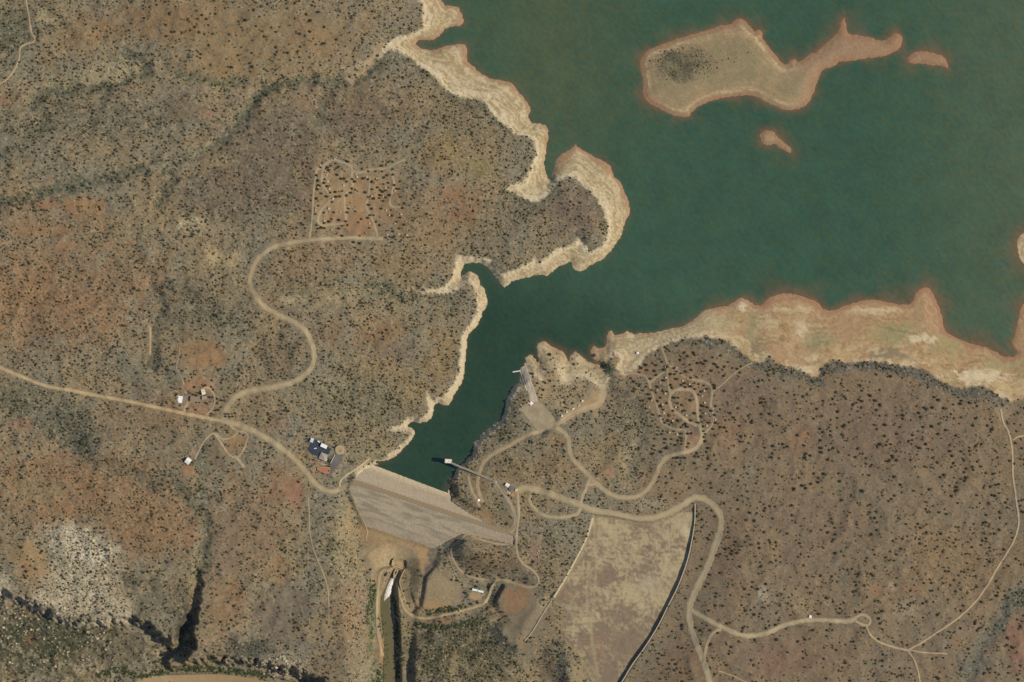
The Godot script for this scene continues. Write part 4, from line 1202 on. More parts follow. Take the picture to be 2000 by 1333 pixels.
func lay_roads() -> void:
	road("dirt_road", "ochre dirt road crossing the western hills to the junction by the white-roofed house", [-90,680, 0,718, 40,735, 90,754, 140,763, 200,775, 250,784, 310,797, 360,808, 410,818, 440,824], 8, 172, 146, 104)
	road("dirt_road", "broad tan dirt road from the western junction down to the dam", [432,822, 470,832, 500,845, 530,862, 555,880, 575,897, 592,916, 606,934, 622,950, 640,960, 655,959, 668,952], 13, 156, 138, 104, 10)
	road("dirt_road", "broad curving dirt road climbing to the hilltop campground", [437,820, 442,800, 455,780, 470,770, 500,762, 540,755, 575,745, 600,728, 612,705, 612,685, 605,660, 590,640, 560,622, 530,608, 505,588, 492,565, 488,545, 495,520, 510,500, 535,483, 560,476, 600,470, 640,467, 680,465, 720,466, 748,467], 13, 154, 136, 102, 8)
	road("dirt_track", "straight tan track along the west side of the hilltop campground", [604,468, 608,440, 611,400, 614,360, 619,330], 5, 158, 136, 100)
	for a in [[618,332, 630,326, 640,318, 652,312, 668,318, 681,322, 687,331, 686,345], [628,352, 629,340, 633,324], [687,333, 700,338, 715,334, 728,331, 757,328, 772,320, 792,311], [686,345, 688,360, 682,372, 673,381, 673,405, 675,430, 667,437, 648,439, 627,440, 621,430, 627,412, 640,396, 651,388], [722,345, 721,365, 718,388, 715,405, 722,420, 728,433, 734,450, 737,464], [757,330, 768,350, 767,368, 761,392, 765,404, 783,405], [628,352, 630,360, 637,372, 641,380]]:
		road("campground_lane", "tan lane winding between the sites of the hilltop campground", a, 6, 156, 140, 110, -1.0, 0.3, 0.25)
	# east side
	road("dirt_road", "dirt road from the boat ramp lot south-east to the loop campground", [1068,836, 1085,836, 1100,845, 1110,860, 1112,880, 1118,897, 1130,910, 1142,922, 1155,935, 1170,950, 1190,965, 1205,971, 1230,972, 1250,968, 1265,955, 1278,935, 1288,910, 1300,895, 1325,886, 1350,880, 1365,868, 1371,850, 1364,828], 10, 156, 138, 104)
	road("campground_loop", "looping dirt lane at the heart of the eastern campground", [1364,830, 1362,800, 1360,780, 1352,765, 1335,760, 1318,763, 1308,775, 1310,795, 1325,810, 1345,824, 1361,832], 8, 156, 138, 106)
	for a in [[1308,768, 1304,745, 1303,720, 1305,715, 1320,722, 1330,732, 1345,740, 1370,745, 1385,752, 1390,765, 1388,790, 1392,805, 1393,825, 1382,840, 1372,850], [1303,722, 1285,735, 1272,745, 1268,748, 1275,775, 1283,795, 1289,815, 1292,825, 1308,836, 1320,840, 1338,842, 1338,865, 1338,880], [1268,748, 1258,735, 1240,730, 1220,729], [1303,712, 1298,695, 1291,676]]:
		road("campground_lane", "tan lane branching through the eastern campground", a, 6, 150, 136, 108, -1.0, 0.3, 0.3)
	road("dirt_road", "dirt road from the boat ramp lot along the shore towards the intake bridge", [1054,843, 1030,850, 1000,867, 975,880, 955,893, 942,907, 936,922, 932,940, 934,960, 942,982], 9, 158, 134, 102)
	road("dirt_track", "narrow track on the knoll between the intake bridge and the dam", [914,930, 917,945, 923,962, 930,976, 936,990], 6, 150, 132, 102)
	road("dirt_road", "wide pale dirt road from the shore cabin past the spillway crest", [1005,962, 1025,953, 1045,957, 1075,965, 1105,977, 1130,986, 1160,997, 1200,1004, 1240,1013, 1275,1012, 1310,1000, 1340,982, 1360,972, 1380,978, 1400,995, 1408,1015, 1405,1045], 14, 158, 142, 108, 14)
	road("dirt_road", "wide dirt road running south along the east side of the spillway", [1405,1042, 1390,1085, 1375,1120, 1360,1150, 1348,1180, 1345,1205, 1352,1235, 1362,1265, 1374,1295, 1385,1333, 1395,1420], 15, 156, 140, 110, 12)
	road("dirt_track", "short dirt link between the campground road and the spillway road", [1152,933, 1146,950, 1137,970, 1133,986], 8, 154, 138, 106)
	road("dirt_track", "curved dirt spur in the scrub north-west of the spillway", [1150,948, 1160,946, 1172,952], 7, 150, 134, 102)
	road("dirt_loop", "crescent of dirt road south of the shore cabin road", [1036,966, 1034,980, 1045,995, 1062,1007, 1085,1011, 1110,1009, 1128,1003, 1133,992], 8, 158, 142, 108)
	road("paved_road", "grey road from the intake bridge to the east end of the dam", [968,942, 980,958, 992,978, 1001,995, 1006,1012, 1004,1030, 996,1040], 8, 142, 130, 108)
	road("dirt_road", "dirt road down the east abutment from the shore cabin", [1010,962, 1012,985, 1012,1010, 1009,1040, 1008,1065, 1012,1088, 1022,1103, 1040,1115, 1050,1128, 1052,1140], 7, 158, 142, 112, 5)
	road("dirt_road", "dirt road winding past the trailers to the outlet channel", [1052,1138, 1046,1146, 1030,1147, 1010,1142, 985,1135, 968,1137, 959,1150, 955,1166, 945,1180, 925,1188, 895,1196, 860,1205, 825,1210, 802,1204, 789,1192, 783,1175, 777,1158, 773,1140], 6, 162, 142, 104)
	road("dirt_track", "tan track on the west bank of the outlet channel", [768,1106, 752,1110, 742,1122, 737,1150, 735,1190, 736,1230, 741,1262, 747,1285], 7, 158, 138, 104)
	road("dirt_track", "dirt track from the dam's downstream toe through the trees", [1008,1058, 985,1064, 950,1058, 920,1048], 4, 160, 142, 112)
	road("dirt_track", "dirt path from the dam toe south to the trailer flat", [912,1042, 895,1058, 880,1075, 885,1095, 900,1118, 925,1130, 955,1135], 5, 146, 124, 94)
	road("dirt_road", "dirt road leading east from the spillway road to a turning circle", [1350,1192, 1380,1210, 1410,1225, 1440,1238, 1470,1242, 1500,1235, 1530,1222, 1570,1212, 1610,1211, 1660,1213, 1672,1206], 11, 162, 146, 114, 10)
	road("turning_circle", "small dirt turning circle around a clump of scrub in the east", [1668,1208, 1680,1201, 1692,1203, 1699,1212, 1694,1221, 1682,1219, 1670,1213], 6, 158, 142, 112)
	road("dirt_track", "pale track from the turning circle to the eastern fork", [1690,1220, 1698,1238, 1715,1253, 1745,1264, 1772,1270], 5, 170, 148, 116)
	road("dirt_track", "long pale track running north-east across the eastern plain", [1772,1270, 1800,1255, 1830,1235, 1870,1208, 1905,1175, 1930,1140, 1950,1105, 1975,1065, 1987,1035, 1989,1010, 1985,985, 1982,960, 1978,930, 1978,900, 1976,870, 1970,845, 1960,825, 1955,800], 4.5, 172, 150, 118)
	road("dirt_track", "short pale track east of the eastern fork", [1772,1269, 1800,1274, 1850,1277], 3.5, 166, 142, 108)
	road("dirt_track", "pale track south from the eastern fork", [1772,1270, 1785,1290, 1794,1318, 1797,1345, 1798,1420], 4, 160, 140, 110)
	road("dirt_track", "short dirt track joining the long eastern track at the right edge", [1978,860, 1990,853, 2020,850, 2090,846], 4, 168, 146, 112)
	road("dirt_track", "dirt cut-off west of the turn to the east", [1408,1228, 1390,1238, 1382,1255, 1376,1275, 1373,1296], 8, 152, 136, 108)
	road("dirt_track", "thin ochre track at the bottom edge south-east of the spillway", [1402,1310, 1430,1320, 1460,1334], 3.5, 166, 132, 92)
	road("dirt_track", "thin dirt path across the plain near the eastern campground", [1470,708, 1440,725, 1410,752, 1392,765], 3, 138, 120, 96)
	# west tracks
	road("dirt_track", "tan track in the far top left corner", [50,-90, 52,0, 57,35, 62,65, 68,80, 50,87, 40,95, 38,115, 30,135, 15,155, 0,165, -60,195], 4, 166, 138, 100)
	road("dirt_track", "short straight clearing in the western brush", [294,640, 294,660, 293,694], 5, 158, 134, 96)
	road("dirt_track", "thin track north of the house by the west road", [360,752, 354,735, 345,718, 350,695, 351,680], 2.5, 150, 126, 98)
	road("dirt_track", "curved driveway east of the house by the west road", [402,812, 413,800, 419,785, 417,770, 408,758, 398,757], 4, 160, 128, 98)
	road("dirt_track", "driveway between the west road and the house yard", [360,806, 362,796, 368,786], 7, 158, 136, 106)
	road("dirt_track", "track south of the junction to the lone white-roofed house", [447,828, 456,838, 463,842, 458,851, 446,857, 432,857, 424,850, 416,847, 405,855, 396,866, 389,880, 381,897], 3.6, 158, 140, 110)
	road("dirt_track", "track to a tan turnaround south of the junction", [420,849, 432,866, 444,884, 453,892, 464,893, 475,880, 482,860, 484,852, 478,845, 464,842], 4, 156, 138, 106)
	road("dirt_track", "short pale spur at the turnaround south of the junction", [458,891, 467,900, 477,913], 6, 166, 148, 118)
	road("dirt_track", "faint track down the west bank south of the dam road", [601,965, 603,990, 605,1040, 612,1072, 622,1098, 632,1122, 640,1150, 642,1185], 3, 152, 132, 100)
	road("dirt_track", "pale foot track beside the dam's west abutment", [664,955, 664,942, 672,932, 690,920, 708,908, 722,896], 4, 190, 168, 126)
	road("dirt_track", "narrow tan path down the west groin of the dam", [688,968, 698,990, 708,1015, 716,1040, 713,1058], 3, 160, 140, 106)
	road("dirt_road", "wide tan shore road from the boat ramp lot to the eastern cove", [1076,833, 1092,825, 1110,812, 1130,802, 1150,795, 1168,788, 1176,772, 1178,760], 12, 166, 142, 108, 18)
	road("boat_ramp", "pale grey concrete boat ramp running down into the water", [1043,786, 1038,765, 1030,742, 1022,716, 1018,704], 16, 170, 158, 138, 12, 0.0)
	road("boat_ramp_lane", "narrow pale concrete strip along the west side of the boat ramp", [1029,764, 1023,748, 1018,734, 1016,724], 3, 176, 160, 138, 3, 0.0)

# ------------------------------------------------------------------ the dam and its works
func build_dam() -> void:
	var dam := thing("embankment_dam", "long grey rockfill dam with a brown crest road across the reservoir's south end", "dam", Vector3(845, 0, 990))
	var outline := dam_outline()
	var gx0 := 672.0
	var gz0 := 898.0
	var nx := 140
	var nz := 74
	var inn := PackedFloat32Array()
	inn.resize(nx * nz)
	for j in nz:
		for i in nx:
			inn[j * nx + i] = signed(outline, Vector2(gx0 + i * 2.5, gz0 + j * 2.5))
	# the crest line wanders to meet the roads at either end
	for part in 3:
		var v := PackedVector3Array()
		var c := PackedColorArray()
		var idx := PackedInt32Array()
		var got := {}
		for j in nz - 1:
			for i in nx - 1:
				var q := j * nx + i
				if maxf(maxf(inn[q], inn[q + 1]), maxf(inn[q + nx], inn[q + nx + 1])) > 3.0: continue
				var m := dam_uv(gx0 + (i + 0.5) * 2.5, gz0 + (j + 0.5) * 2.5)
				var side := 1 if absf(m.y) <= 4.5 else (0 if m.y > 0 else 2)
				if side != part: continue
				var four := []
				for k in [q, q + 1, q + nx + 1, q + nx]:
					if not got.has(k):
						got[k] = v.size()
						var x: float = gx0 + (k % nx) * 2.5
						var z: float = gz0 + (k / nx) * 2.5
						var y := dam_height(x, z)
						var uv := dam_uv(x, z)
						var n := n_fine.get_noise_2d(x, z)
						var along := n_mid.get_noise_2d(uv.x * 0.35, uv.y * 2.6)
						var t: Color
						if part == 0:
							t = lin(158, 145, 122).lerp(lin(184, 168, 138), smoothstep(7.5, 1.0, y) * 0.85)
							t = t * (1.0 + 0.15 * n + 0.07 * along)
							y += 0.35 * n
						elif part == 1:
							t = lin(140, 126, 104) * (1.0 + 0.05 * n)
						else:
							t = lin(166, 152, 127).lerp(lin(136, 127, 108), clampf(0.32 + 1.0 * along + 1.3 * n_fine.get_noise_2d(uv.x * 0.12, uv.y * 0.7), 0, 1))
							t = t.lerp(lin(158, 144, 122), smoothstep(180.0, 290.0, uv.x) * 0.7).lerp(lin(152, 140, 120), clampf((-uv.y - 45.0) / 40.0, 0, 0.5))
							t = t * (1.0 + 0.13 * n)
							y += 0.6 * along + 0.3 * n
						var w := rng.randf_range(-0.05, 0.05)
						v.append(Vector3(x - 845, y, z - 990))
						c.append(Color(t.r * (1 + w), t.g * (1 + w), t.b * (1 + w)))
					four.append(got[k])
				idx.append_array([four[0], four[1], four[2], four[0], four[2], four[3]])
		obj(["upstream_face", "crest_fill", "downstream_face"][part], grid_mesh(v, c, idx), earth(), dam)
	# crest road as a ribbon of its own, with low guard stones
	var path := smooth_line(pts([664,957, 673,949, 684,943, 696,943, 710,947, 740,957, 780,970, 820,984, 860,997, 900,1010, 940,1024, 970,1034, 984,1038, 996,1036, 1003,1026]), 3.0)
	var v2 := PackedVector3Array()
	var c2 := PackedColorArray()
	var i2 := PackedInt32Array()
	for i in path.size():
		var t := (path[mini(i + 1, path.size() - 1)] - path[maxi(i - 1, 0)]).normalized()
		for k in 5:
			var s := path[i] + Vector2(-t.y, t.x) * 7.5 * (k / 4.0 - 0.5)
			var inside := signed(outline, s) < 2.0
			v2.append(Vector3(s.x - 845, (maxf(dam_height(s.x, s.y), 17.5) if inside else ground(s.x, s.y)) + 0.75, s.y - 990))
			var w := 1.0 + 0.08 * n_fine.get_noise_2d(s.x, s.y)
			var a := lin(134, 118, 94)
			c2.append(Color(a.r * w, a.g * w, a.b * w))
	for i in path.size() - 1:
		for k in 4:
			var q := i * 5 + k
			i2.append_array([q, q + 5, q + 6, q, q + 6, q + 1])
	obj("crest_road", grid_mesh(v2, c2, i2), earth(), dam)

func wall_along(p: PackedVector2Array, foot: Callable, top: Callable, thick: float, slope: float) -> Array:
	# a wall with an upright outer side and an inner face that leans by «slope»; inner is to the right of travel
	var st := SurfaceTool.new()
	st.begin(Mesh.PRIMITIVE_TRIANGLES)
	st.set_smooth_group(-1)
	var cap := SurfaceTool.new()
	cap.begin(Mesh.PRIMITIVE_TRIANGLES)
	cap.set_smooth_group(-1)
	var rows := []
	var caps := []
	for i in p.size():
		var t := (p[mini(i + 1, p.size() - 1)] - p[maxi(i - 1, 0)]).normalized()
		var nrm := Vector2(-t.y, t.x)
		var a := p[i] - nrm * thick * 0.5
		var b := p[i] + nrm * thick * 0.5
		var f := p[i] + nrm * (thick * 0.5 + slope)
		var y0: float = foot.call(p[i].x, p[i].y)
		var y1: float = top.call(p[i].x, p[i].y)
		rows.append([Vector3(a.x - OX, y0, a.y - OZ), Vector3(a.x - OX, y1, a.y - OZ), Vector3(b.x - OX, y1, b.y - OZ), Vector3(f.x - OX, y0, f.y - OZ)])
		var e := nrm * (thick * 0.5 + 0.25)
		caps.append([Vector3(p[i].x - e.x - OX, y1 - 0.2, p[i].y - e.y - OZ), Vector3(p[i].x - e.x - OX, y1 + 0.35, p[i].y - e.y - OZ), Vector3(p[i].x + e.x - OX, y1 + 0.35, p[i].y + e.y - OZ), Vector3(p[i].x + e.x - OX, y1 - 0.2, p[i].y + e.y - OZ)])
	for set_ in [[st, rows], [cap, caps]]:
		var r: Array = set_[1]
		for i in r.size() - 1:
			for k in 4:
				var a: Vector3 = r[i][k]
				var b: Vector3 = r[i][(k + 1) % 4]
				var c: Vector3 = r[i + 1][(k + 1) % 4]
				var d: Vector3 = r[i + 1][k]
				for v in [a, c, b, a, d, c]: set_[0].add_vertex(v)
		for e in [0, r.size() - 1]:
			for v in [r[e][0], r[e][1], r[e][2], r[e][0], r[e][2], r[e][3]]: set_[0].add_vertex(v)
		set_[0].generate_normals()
	return [st.commit(), cap.commit()]

func root_thing(called: String, label: String, category: String) -> Node3D:
	var o := Node3D.new()
	o.name = numbered(called)
	add_child(o)
	tag(o, label, category)
	return o

func build_spillway() -> void:
	var floor_y := func(_x, z): return 8.5 - (z - 1000.0) * 0.03
	var east := smooth_line(pts([1358,985, 1357,1022, 1351,1060, 1343,1095, 1325,1145, 1305,1185, 1285,1225, 1260,1265, 1235,1300, 1214,1335, 1160,1420]), 6.0)
	var w := root_thing("spillway_wall", "long curved retaining wall casting a dark shadow along the spillway's east edge", "retaining wall")
	var m := wall_along(east, floor_y, func(_x, z): return 17.5 - (z - 1000.0) * 0.03, 1.4, 0.0)
	obj("wall", m[0], grain(168, 156, 132, 0), w)
	obj("coping", m[1], grain(186, 174, 146, 1), w)
	var west := smooth_line(pts([1158,1012, 1150,1040, 1143,1058, 1128,1088, 1106,1128, 1082,1168]), 5.0)
	w = root_thing("spillway_wall", "bright sloping concrete wall along the spillway's west edge", "retaining wall")
	m = wall_along(west, func(_x, z): return 8.0 - (z - 1000.0) * 0.03, func(_x, z): return 17.2 - (z - 1000.0) * 0.03, 3.0, 5.5)
	var r := []
	obj("wall", m[0], grain(214, 196, 158, 0), w)
	obj("coping", m[1], grain(208, 190, 150, 1), w)
	w = root_thing("spillway_wall", "broken pale lower end of the wall west of the spillway", "retaining wall")
	m = wall_along(smooth_line(pts([1078,1174, 1066,1192, 1056,1208, 1042,1232, 1025,1254]), 4.0), func(x, z): return ground(x, z) - 2.0, func(x, z): return ground(x, z) + 2.0 + 1.2 * n_fine.get_noise_2d(x, z), 1.8, 1.6)
	obj("wall", m[0], grain(184, 170, 142, 0), w)
	# sill across the head of the spillway
	w = root_thing("spillway_sill", "low concrete sill across the head of the spillway", "sill")
	m = wall_along(smooth_line(pts([1160,1010, 1200,1014, 1250,1024, 1290,1020, 1330,1002, 1356,990]), 4.0), func(x, z): return ground(x, z) - 1.5, func(x, z): return maxf(ground(x, z), ground(x, z + 3)) + 0.5, 1.2, 0.6)
	obj("sill", m[0], grain(158, 144, 114, 0), w)

func build_outlet() -> void:
	var con := grain(176, 158, 124, 0)
	var w := root_thing("outlet_wall", "angled concrete wall around the dark pit below the dam", "retaining wall")
	var m := wall_along(pts([770,1094, 766,1097, 764.5,1106, 768,1108, 779,1111, 790,1115]), func(_x, _z): return -38.0, func(_x, _z): return -26.0, 1.2, 0.0)
	obj("wall", m[0], con, w)
	obj("coping", m[1], grain(190, 170, 134, 1), w)
	w = root_thing("outlet_wall", "tall curved wall shading the east side of the outlet channel", "retaining wall")
	m = wall_along(smooth_line(pts([790,1114, 784,1126, 780,1140, 785,1158, 792,1178, 799,1193]), 3.0), func(_x, _z): return -38.0, func(_x, _z): return -23.2, 1.3, 0.0)
	obj("wall", m[0], con, w)
	obj("coping", m[1], grain(184, 160, 122, 1), w)
	w = root_thing("outlet_works", "small concrete outlet block where the foaming water leaves", "outlet")
	obj("portal", prism(pts([768 - OX, 1119 - OZ, 773 - OX, 1112 - OZ, 779 - OX, 1114 - OZ, 774 - OX, 1124 - OZ, 770 - OX, 1133 - OZ, 767 - OX, 1130 - OZ]), -38.0, -29.0), con, w)
	obj("gate_slot", prism(pts([770 - OX, 1121 - OZ, 773 - OX, 1117 - OZ, 775 - OX, 1118 - OZ, 771.5 - OX, 1125 - OZ]), -29.0, -28.4), paint(70, 66, 60), w)
	# foam
	var foam := pts([768.5,1130, 770.5,1134, 766.5,1139, 763.5,1147, 762.5,1158, 758.5,1167, 753,1172, 749.5,1176, 751.5,1164, 756,1150, 760,1140, 764,1133])
	var v := PackedVector3Array()
	var c := PackedColorArray()
	var idx := PackedInt32Array()
	var at := {}
	for j in 42:
		for i in 24:
			var p := Vector2(748 + i * 1.0, 1129 + j * 1.2)
			var d := signed(foam, p)
			if d > 1.6: continue
			at[j * 24 + i] = v.size()
			var y := -34.9 + (0.7 + 0.6 * n_fine.get_noise_2d(p.x * 3, p.y * 3)) * clampf(-d, -0.6, 2.0) * 0.6
			v.append(Vector3(p.x - OX, y, p.y - OZ))
			c.append(lin(232, 226, 218).lerp(lin(170, 160, 140), clampf(0.3 + n_fine.get_noise_2d(p.x * 2, p.y * 2) + smoothstep(1160.0, 1178.0, p.y) * 0.6, 0, 1)))
	for k in at:
		if at.has(k + 1) and at.has(k + 24) and at.has(k + 25):
			idx.append_array([at[k], at[k + 1], at[k + 25], at[k], at[k + 25], at[k + 24]])
	tag(obj("white_water", grid_mesh(v, c, idx), earth()), "white foaming water rushing out of the outlet", "", "", "structure")

func build_intake() -> void:
	var con := grain(196, 188, 172, 1)
	var t := thing("intake_tower", "white-roofed intake tower standing in the water near the dam", "tower", Vector3(875, 0, 901), -0.08)
	var st := SurfaceTool.new()
	st.begin(Mesh.PRIMITIVE_TRIANGLES)
	box(st, Vector3(0, 0.5, 0), Vector3(8, 41, 6.4))
	obj("shaft", st.commit(), con, t)
	for k in 4:
		obj("buttress", box_mesh(Vector3(-4.4 if k < 2 else 4.4, -1, -2 if k % 2 else 2), Vector3(0.8, 38, 1.2)), con, t)
	obj("deck", box_mesh(Vector3(0.6, 21.4, 0), Vector3(13.6, 0.8, 8.2)), grain(206, 196, 182, 0), t)
	obj("hoist_house", box_mesh(Vector3(-0.2, 23.6, -0.2), Vector3(10.4, 3.6, 6.0)), grain(214, 204, 192, 1), t)
	obj("roof", box_mesh(Vector3(-0.2, 25.65, -0.2), Vector3(11.6, 0.5, 7.0)), grain(226, 214, 204, 1), t)
	obj("roof_hatch", box_mesh(Vector3(-2.4, 26.2, -0.4), Vector3(2.2, 0.6, 2.2)), paint(236, 226, 218), t)
	obj("roof_vent", box_mesh(Vector3(2.6, 26.3, 0.8), Vector3(1.2, 0.8, 1.2)), paint(190, 176, 170), t)
	obj("door", box_mesh(Vector3(5.03, 22.9, 0.6), Vector3(0.1, 2.1, 1.1)), paint(96, 92, 86), t)
	for k in 2:
		obj("window", box_mesh(Vector3(-3 + 4.5 * k, 24.0, 2.83), Vector3(1.4, 1.0, 0.1)), paint(60, 66, 70, 0.2), t)
	for z in [-3.9, 3.9]:
		var rs := SurfaceTool.new()
		rs.begin(Mesh.PRIMITIVE_TRIANGLES)
		for k in 8: tube(rs, Vector3(-6 + 1.85 * k, 21.8, z), Vector3(-6 + 1.85 * k, 22.9, z), 0.05, 0.05, 4)
		for y in [22.4, 22.9]: tube(rs, Vector3(-6, y, z), Vector3(7, y, z), 0.05, 0.05, 4)
		obj("railing", rs.commit(), paint(170, 168, 160, 0.5, 0.5), t)
	var ladder := SurfaceTool.new()
	ladder.begin(Mesh.PRIMITIVE_TRIANGLES)
	for s in [-0.25, 0.25]: tube(ladder, Vector3(s, 0, 3.4), Vector3(s, 21, 3.4), 0.05, 0.05, 4)
	for k in 40: tube(ladder, Vector3(-0.25, 0.5 + k * 0.5, 3.4), Vector3(0.25, 0.5 + k * 0.5, 3.4), 0.03, 0.03, 4)
	obj("ladder", ladder.commit(), paint(120, 118, 112, 0.5, 0.6), t)
	# the footbridge
	var a := Vector2(881.5, 904.5)
	var b := Vector2(968.5, 941.0)
	var l := a.distance_to(b)
	var turn := -(b - a).angle()
	var mid := (a + b) / 2.0
	var br := thing("footbridge", "long narrow grey footbridge from the shore to the intake tower", "bridge", Vector3(mid.x, 0, mid.y), turn)
	obj("deck", box_mesh(Vector3(0, 22.2, 0), Vector3(l, 0.4, 3.4)), grain(150, 146, 128, 1), br)
	for z in [-1.3, 1.3]:
		obj("girder", box_mesh(Vector3(0, 21.1, z), Vector3(l - 1.0, 1.8, 0.5)), paint(120, 116, 106, 0.6, 0.2), br)
	for z in [-1.62, 1.62]:
		var rs := SurfaceTool.new()
		rs.begin(Mesh.PRIMITIVE_TRIANGLES)
		for k in 40: tube(rs, Vector3(-l / 2 + 0.4 + k * (l - 0.8) / 39.0, 22.4, z), Vector3(-l / 2 + 0.4 + k * (l - 0.8) / 39.0, 23.5, z), 0.05, 0.05, 4)
		for y in [22.9, 23.5]: tube(rs, Vector3(-l / 2, y, z), Vector3(l / 2, y, z), 0.06, 0.06, 4)
		obj("railing", rs.commit(), paint(186, 184, 174, 0.5, 0.4), br)
	for k in 4:
		var f := -0.36 + 0.24 * k
		var at := a.lerp(b, f + 0.5)
		var g := minf(ground(at.x, at.y), 20.0) - 1.0
		obj("pier", box_mesh(Vector3(f * l, (g + 20.2) / 2.0, 0), Vector3(1.6, 20.2 - g, 3.0)), con, br)
	obj("abutment", box_mesh(Vector3(l / 2 + 0.8, 20.4, 0), Vector3(2.4, 4.2, 5.0)), con, br)
	# guard wall from the bridge along the road
	var w := root_thing("guard_wall", "low dark guard wall curving along the road from the bridge", "wall")
	var m := wall_along(smooth_line(pts([970,939, 975,945, 980,953, 985,962, 990,968]), 2.0), func(x, z): return ground(x, z) - 0.6, func(x, z): return ground(x, z) + 1.3, 0.6, 0.0)
	obj("wall", m[0], grain(120, 112, 104, 0), w)
	obj("coping", m[1], grain(140, 132, 120, 1), w)

# a small building: walls, roof, door, windows
func house(called: String, label: String, cat: String, cx: float, cz: float, w: float, d: float, deg: float, h: float, roof: Material, wall: Material, style: String, base_y := -999.0, group := "") -> Node3D:
	var y := ground(cx, cz) if base_y < -900 else base_y
	var t := thing(called, label, cat, Vector3(cx, y, cz), -deg_to_rad(deg), group)
	obj("foundation", box_mesh(Vector3(0, -0.45, 0), Vector3(w + 0.5, 1.4, d + 0.5)), grain(150, 142, 128, 1), t)
	obj("wall", box_mesh(Vector3(0, h / 2 + 0.2, 0), Vector3(w, h, d)), wall, t)
	if style == "flat":
		obj("roof", box_mesh(Vector3(0, h + 0.4, 0), Vector3(w + 0.8, 0.35, d + 0.8)), roof, t)
	else:
		var rise := d * 0.20
		var st := SurfaceTool.new()
		st.begin(Mesh.PRIMITIVE_TRIANGLES)
		st.set_smooth_group(-1)
		var hw := w / 2 + 0.5
		var hd := d / 2 + 0.6
		var hip := hd * 0.9 if style == "hip" else 0.0
		var e := h + 0.2
		var ring := [Vector3(-hw, e, -hd), Vector3(hw, e, -hd), Vector3(hw, e, hd), Vector3(-hw, e, hd)]
		var r0 := Vector3(-hw + hip, e + rise, 0)
		var r1 := Vector3(hw - hip, e + rise, 0)
		for tri in [[ring[0], ring[1], r1], [ring[0], r1, r0], [ring[2], ring[3], r0], [ring[2], r0, r1], [ring[1], ring[2], r1], [ring[3], ring[0], r0], [ring[0], ring[2], ring[1]], [ring[0], ring[3], ring[2]]]:
			for p in tri: st.add_vertex(p)
		st.generate_normals()
		obj("roof", st.commit(), roof, t)
		obj("ridge_cap", box_mesh(Vector3(0, e + rise + 0.04, 0), Vector3((hw - hip) * 2.0, 0.12, 0.5)), roof, t)
	var door := obj("door", box_mesh(Vector3(w * 0.1, 1.25, d / 2 + 0.04), Vector3(1.1, 2.1, 0.1)), paint(110, 88, 66), t)
	obj("handle", box_mesh(Vector3(w * 0.1 + 0.42, 1.2, d / 2 + 0.12), Vector3(0.12, 0.05, 0.06)), paint(180, 176, 168, 0.4, 0.8), door)
	var n := maxi(1, int(w / 4.0))
	for k in n:
		for s in [-1, 1]:
			var at := Vector3(-w / 2 + (k + 0.5) * w / n - (0.9 if s > 0 else 0.0), 1.7, s * (d / 2 + 0.03))
			var win := obj("window", box_mesh(at, Vector3(1.1, 1.0, 0.08)), paint(58, 66, 74, 0.15), t)
			obj("sill", box_mesh(at + Vector3(0, -0.56, s * 0.06), Vector3(1.3, 0.1, 0.2)), paint(206, 200, 188), win)
	return t

func pickup(called: String, label: String, cat: String, cx: float, cz: float, deg: float, body: Material, base_y := -999.0, van := false) -> Node3D:
	var y := ground(cx, cz) if base_y < -900 else base_y
	var t := thing(called, label, cat, Vector3(cx, y, cz), -deg_to_rad(deg))
	var st := SurfaceTool.new()
	st.begin(Mesh.PRIMITIVE_TRIANGLES)
	box(st, Vector3(0, 0.75, 0), Vector3(5.2, 0.6, 1.9))
	box(st, Vector3(0, 0.45, 0), Vector3(4.6, 0.2, 1.6))
	if van:
		box(st, Vector3(-0.6, 1.6, 0), Vector3(3.8, 1.2, 1.86))
	else:
		for z in [-0.88, 0.88]: box(st, Vector3(-1.5, 1.2, z), Vector3(2.1, 0.32, 0.12))
		box(st, Vector3(-2.53, 1.2, 0), Vector3(0.1, 0.32, 1.64))
	obj("body", st.commit(), body, t)
	obj("cab", prism(pts([-0.45 if not van else 1.2, -0.86, 0.9 if not van else 1.6, -0.86, 0.9 if not van else 1.6, 0.86, -0.45 if not van else 1.2, 0.86]), 1.05, 1.8), body, t)
	obj("windscreen", box_mesh(Vector3(1.05 if not van else 1.75, 1.42, 0), Vector3(0.3, 0.62, 1.6)), paint(48, 56, 62, 0.1), t)
	for x in [-1.6, 1.6]:
		for z in [-0.86, 0.86]:
			var wh := obj("wheel", tube_mesh(Vector3(x, 0.36, z - 0.13), Vector3(x, 0.36, z + 0.13), 0.36, 0.36, 10), paint(40, 40, 40), t)
			obj("rim", tube_mesh(Vector3(x, 0.36, z - 0.15), Vector3(x, 0.36, z + 0.15), 0.2, 0.2, 8), paint(170, 170, 170, 0.3, 0.7), wh)
	for z in [-0.7, 0.7]:
		obj("headlight", box_mesh(Vector3(2.62, 0.85, z), Vector3(0.08, 0.2, 0.3)), paint(226, 226, 220, 0.2), t)
	return t

func ring_poly(cx: float, cz: float, r: float, n := 28) -> PackedVector2Array:
	var p := PackedVector2Array()
	for i in n: p.append(Vector2(cx + r * cos(TAU * i / n), cz + r * sin(TAU * i / n)))
	return p

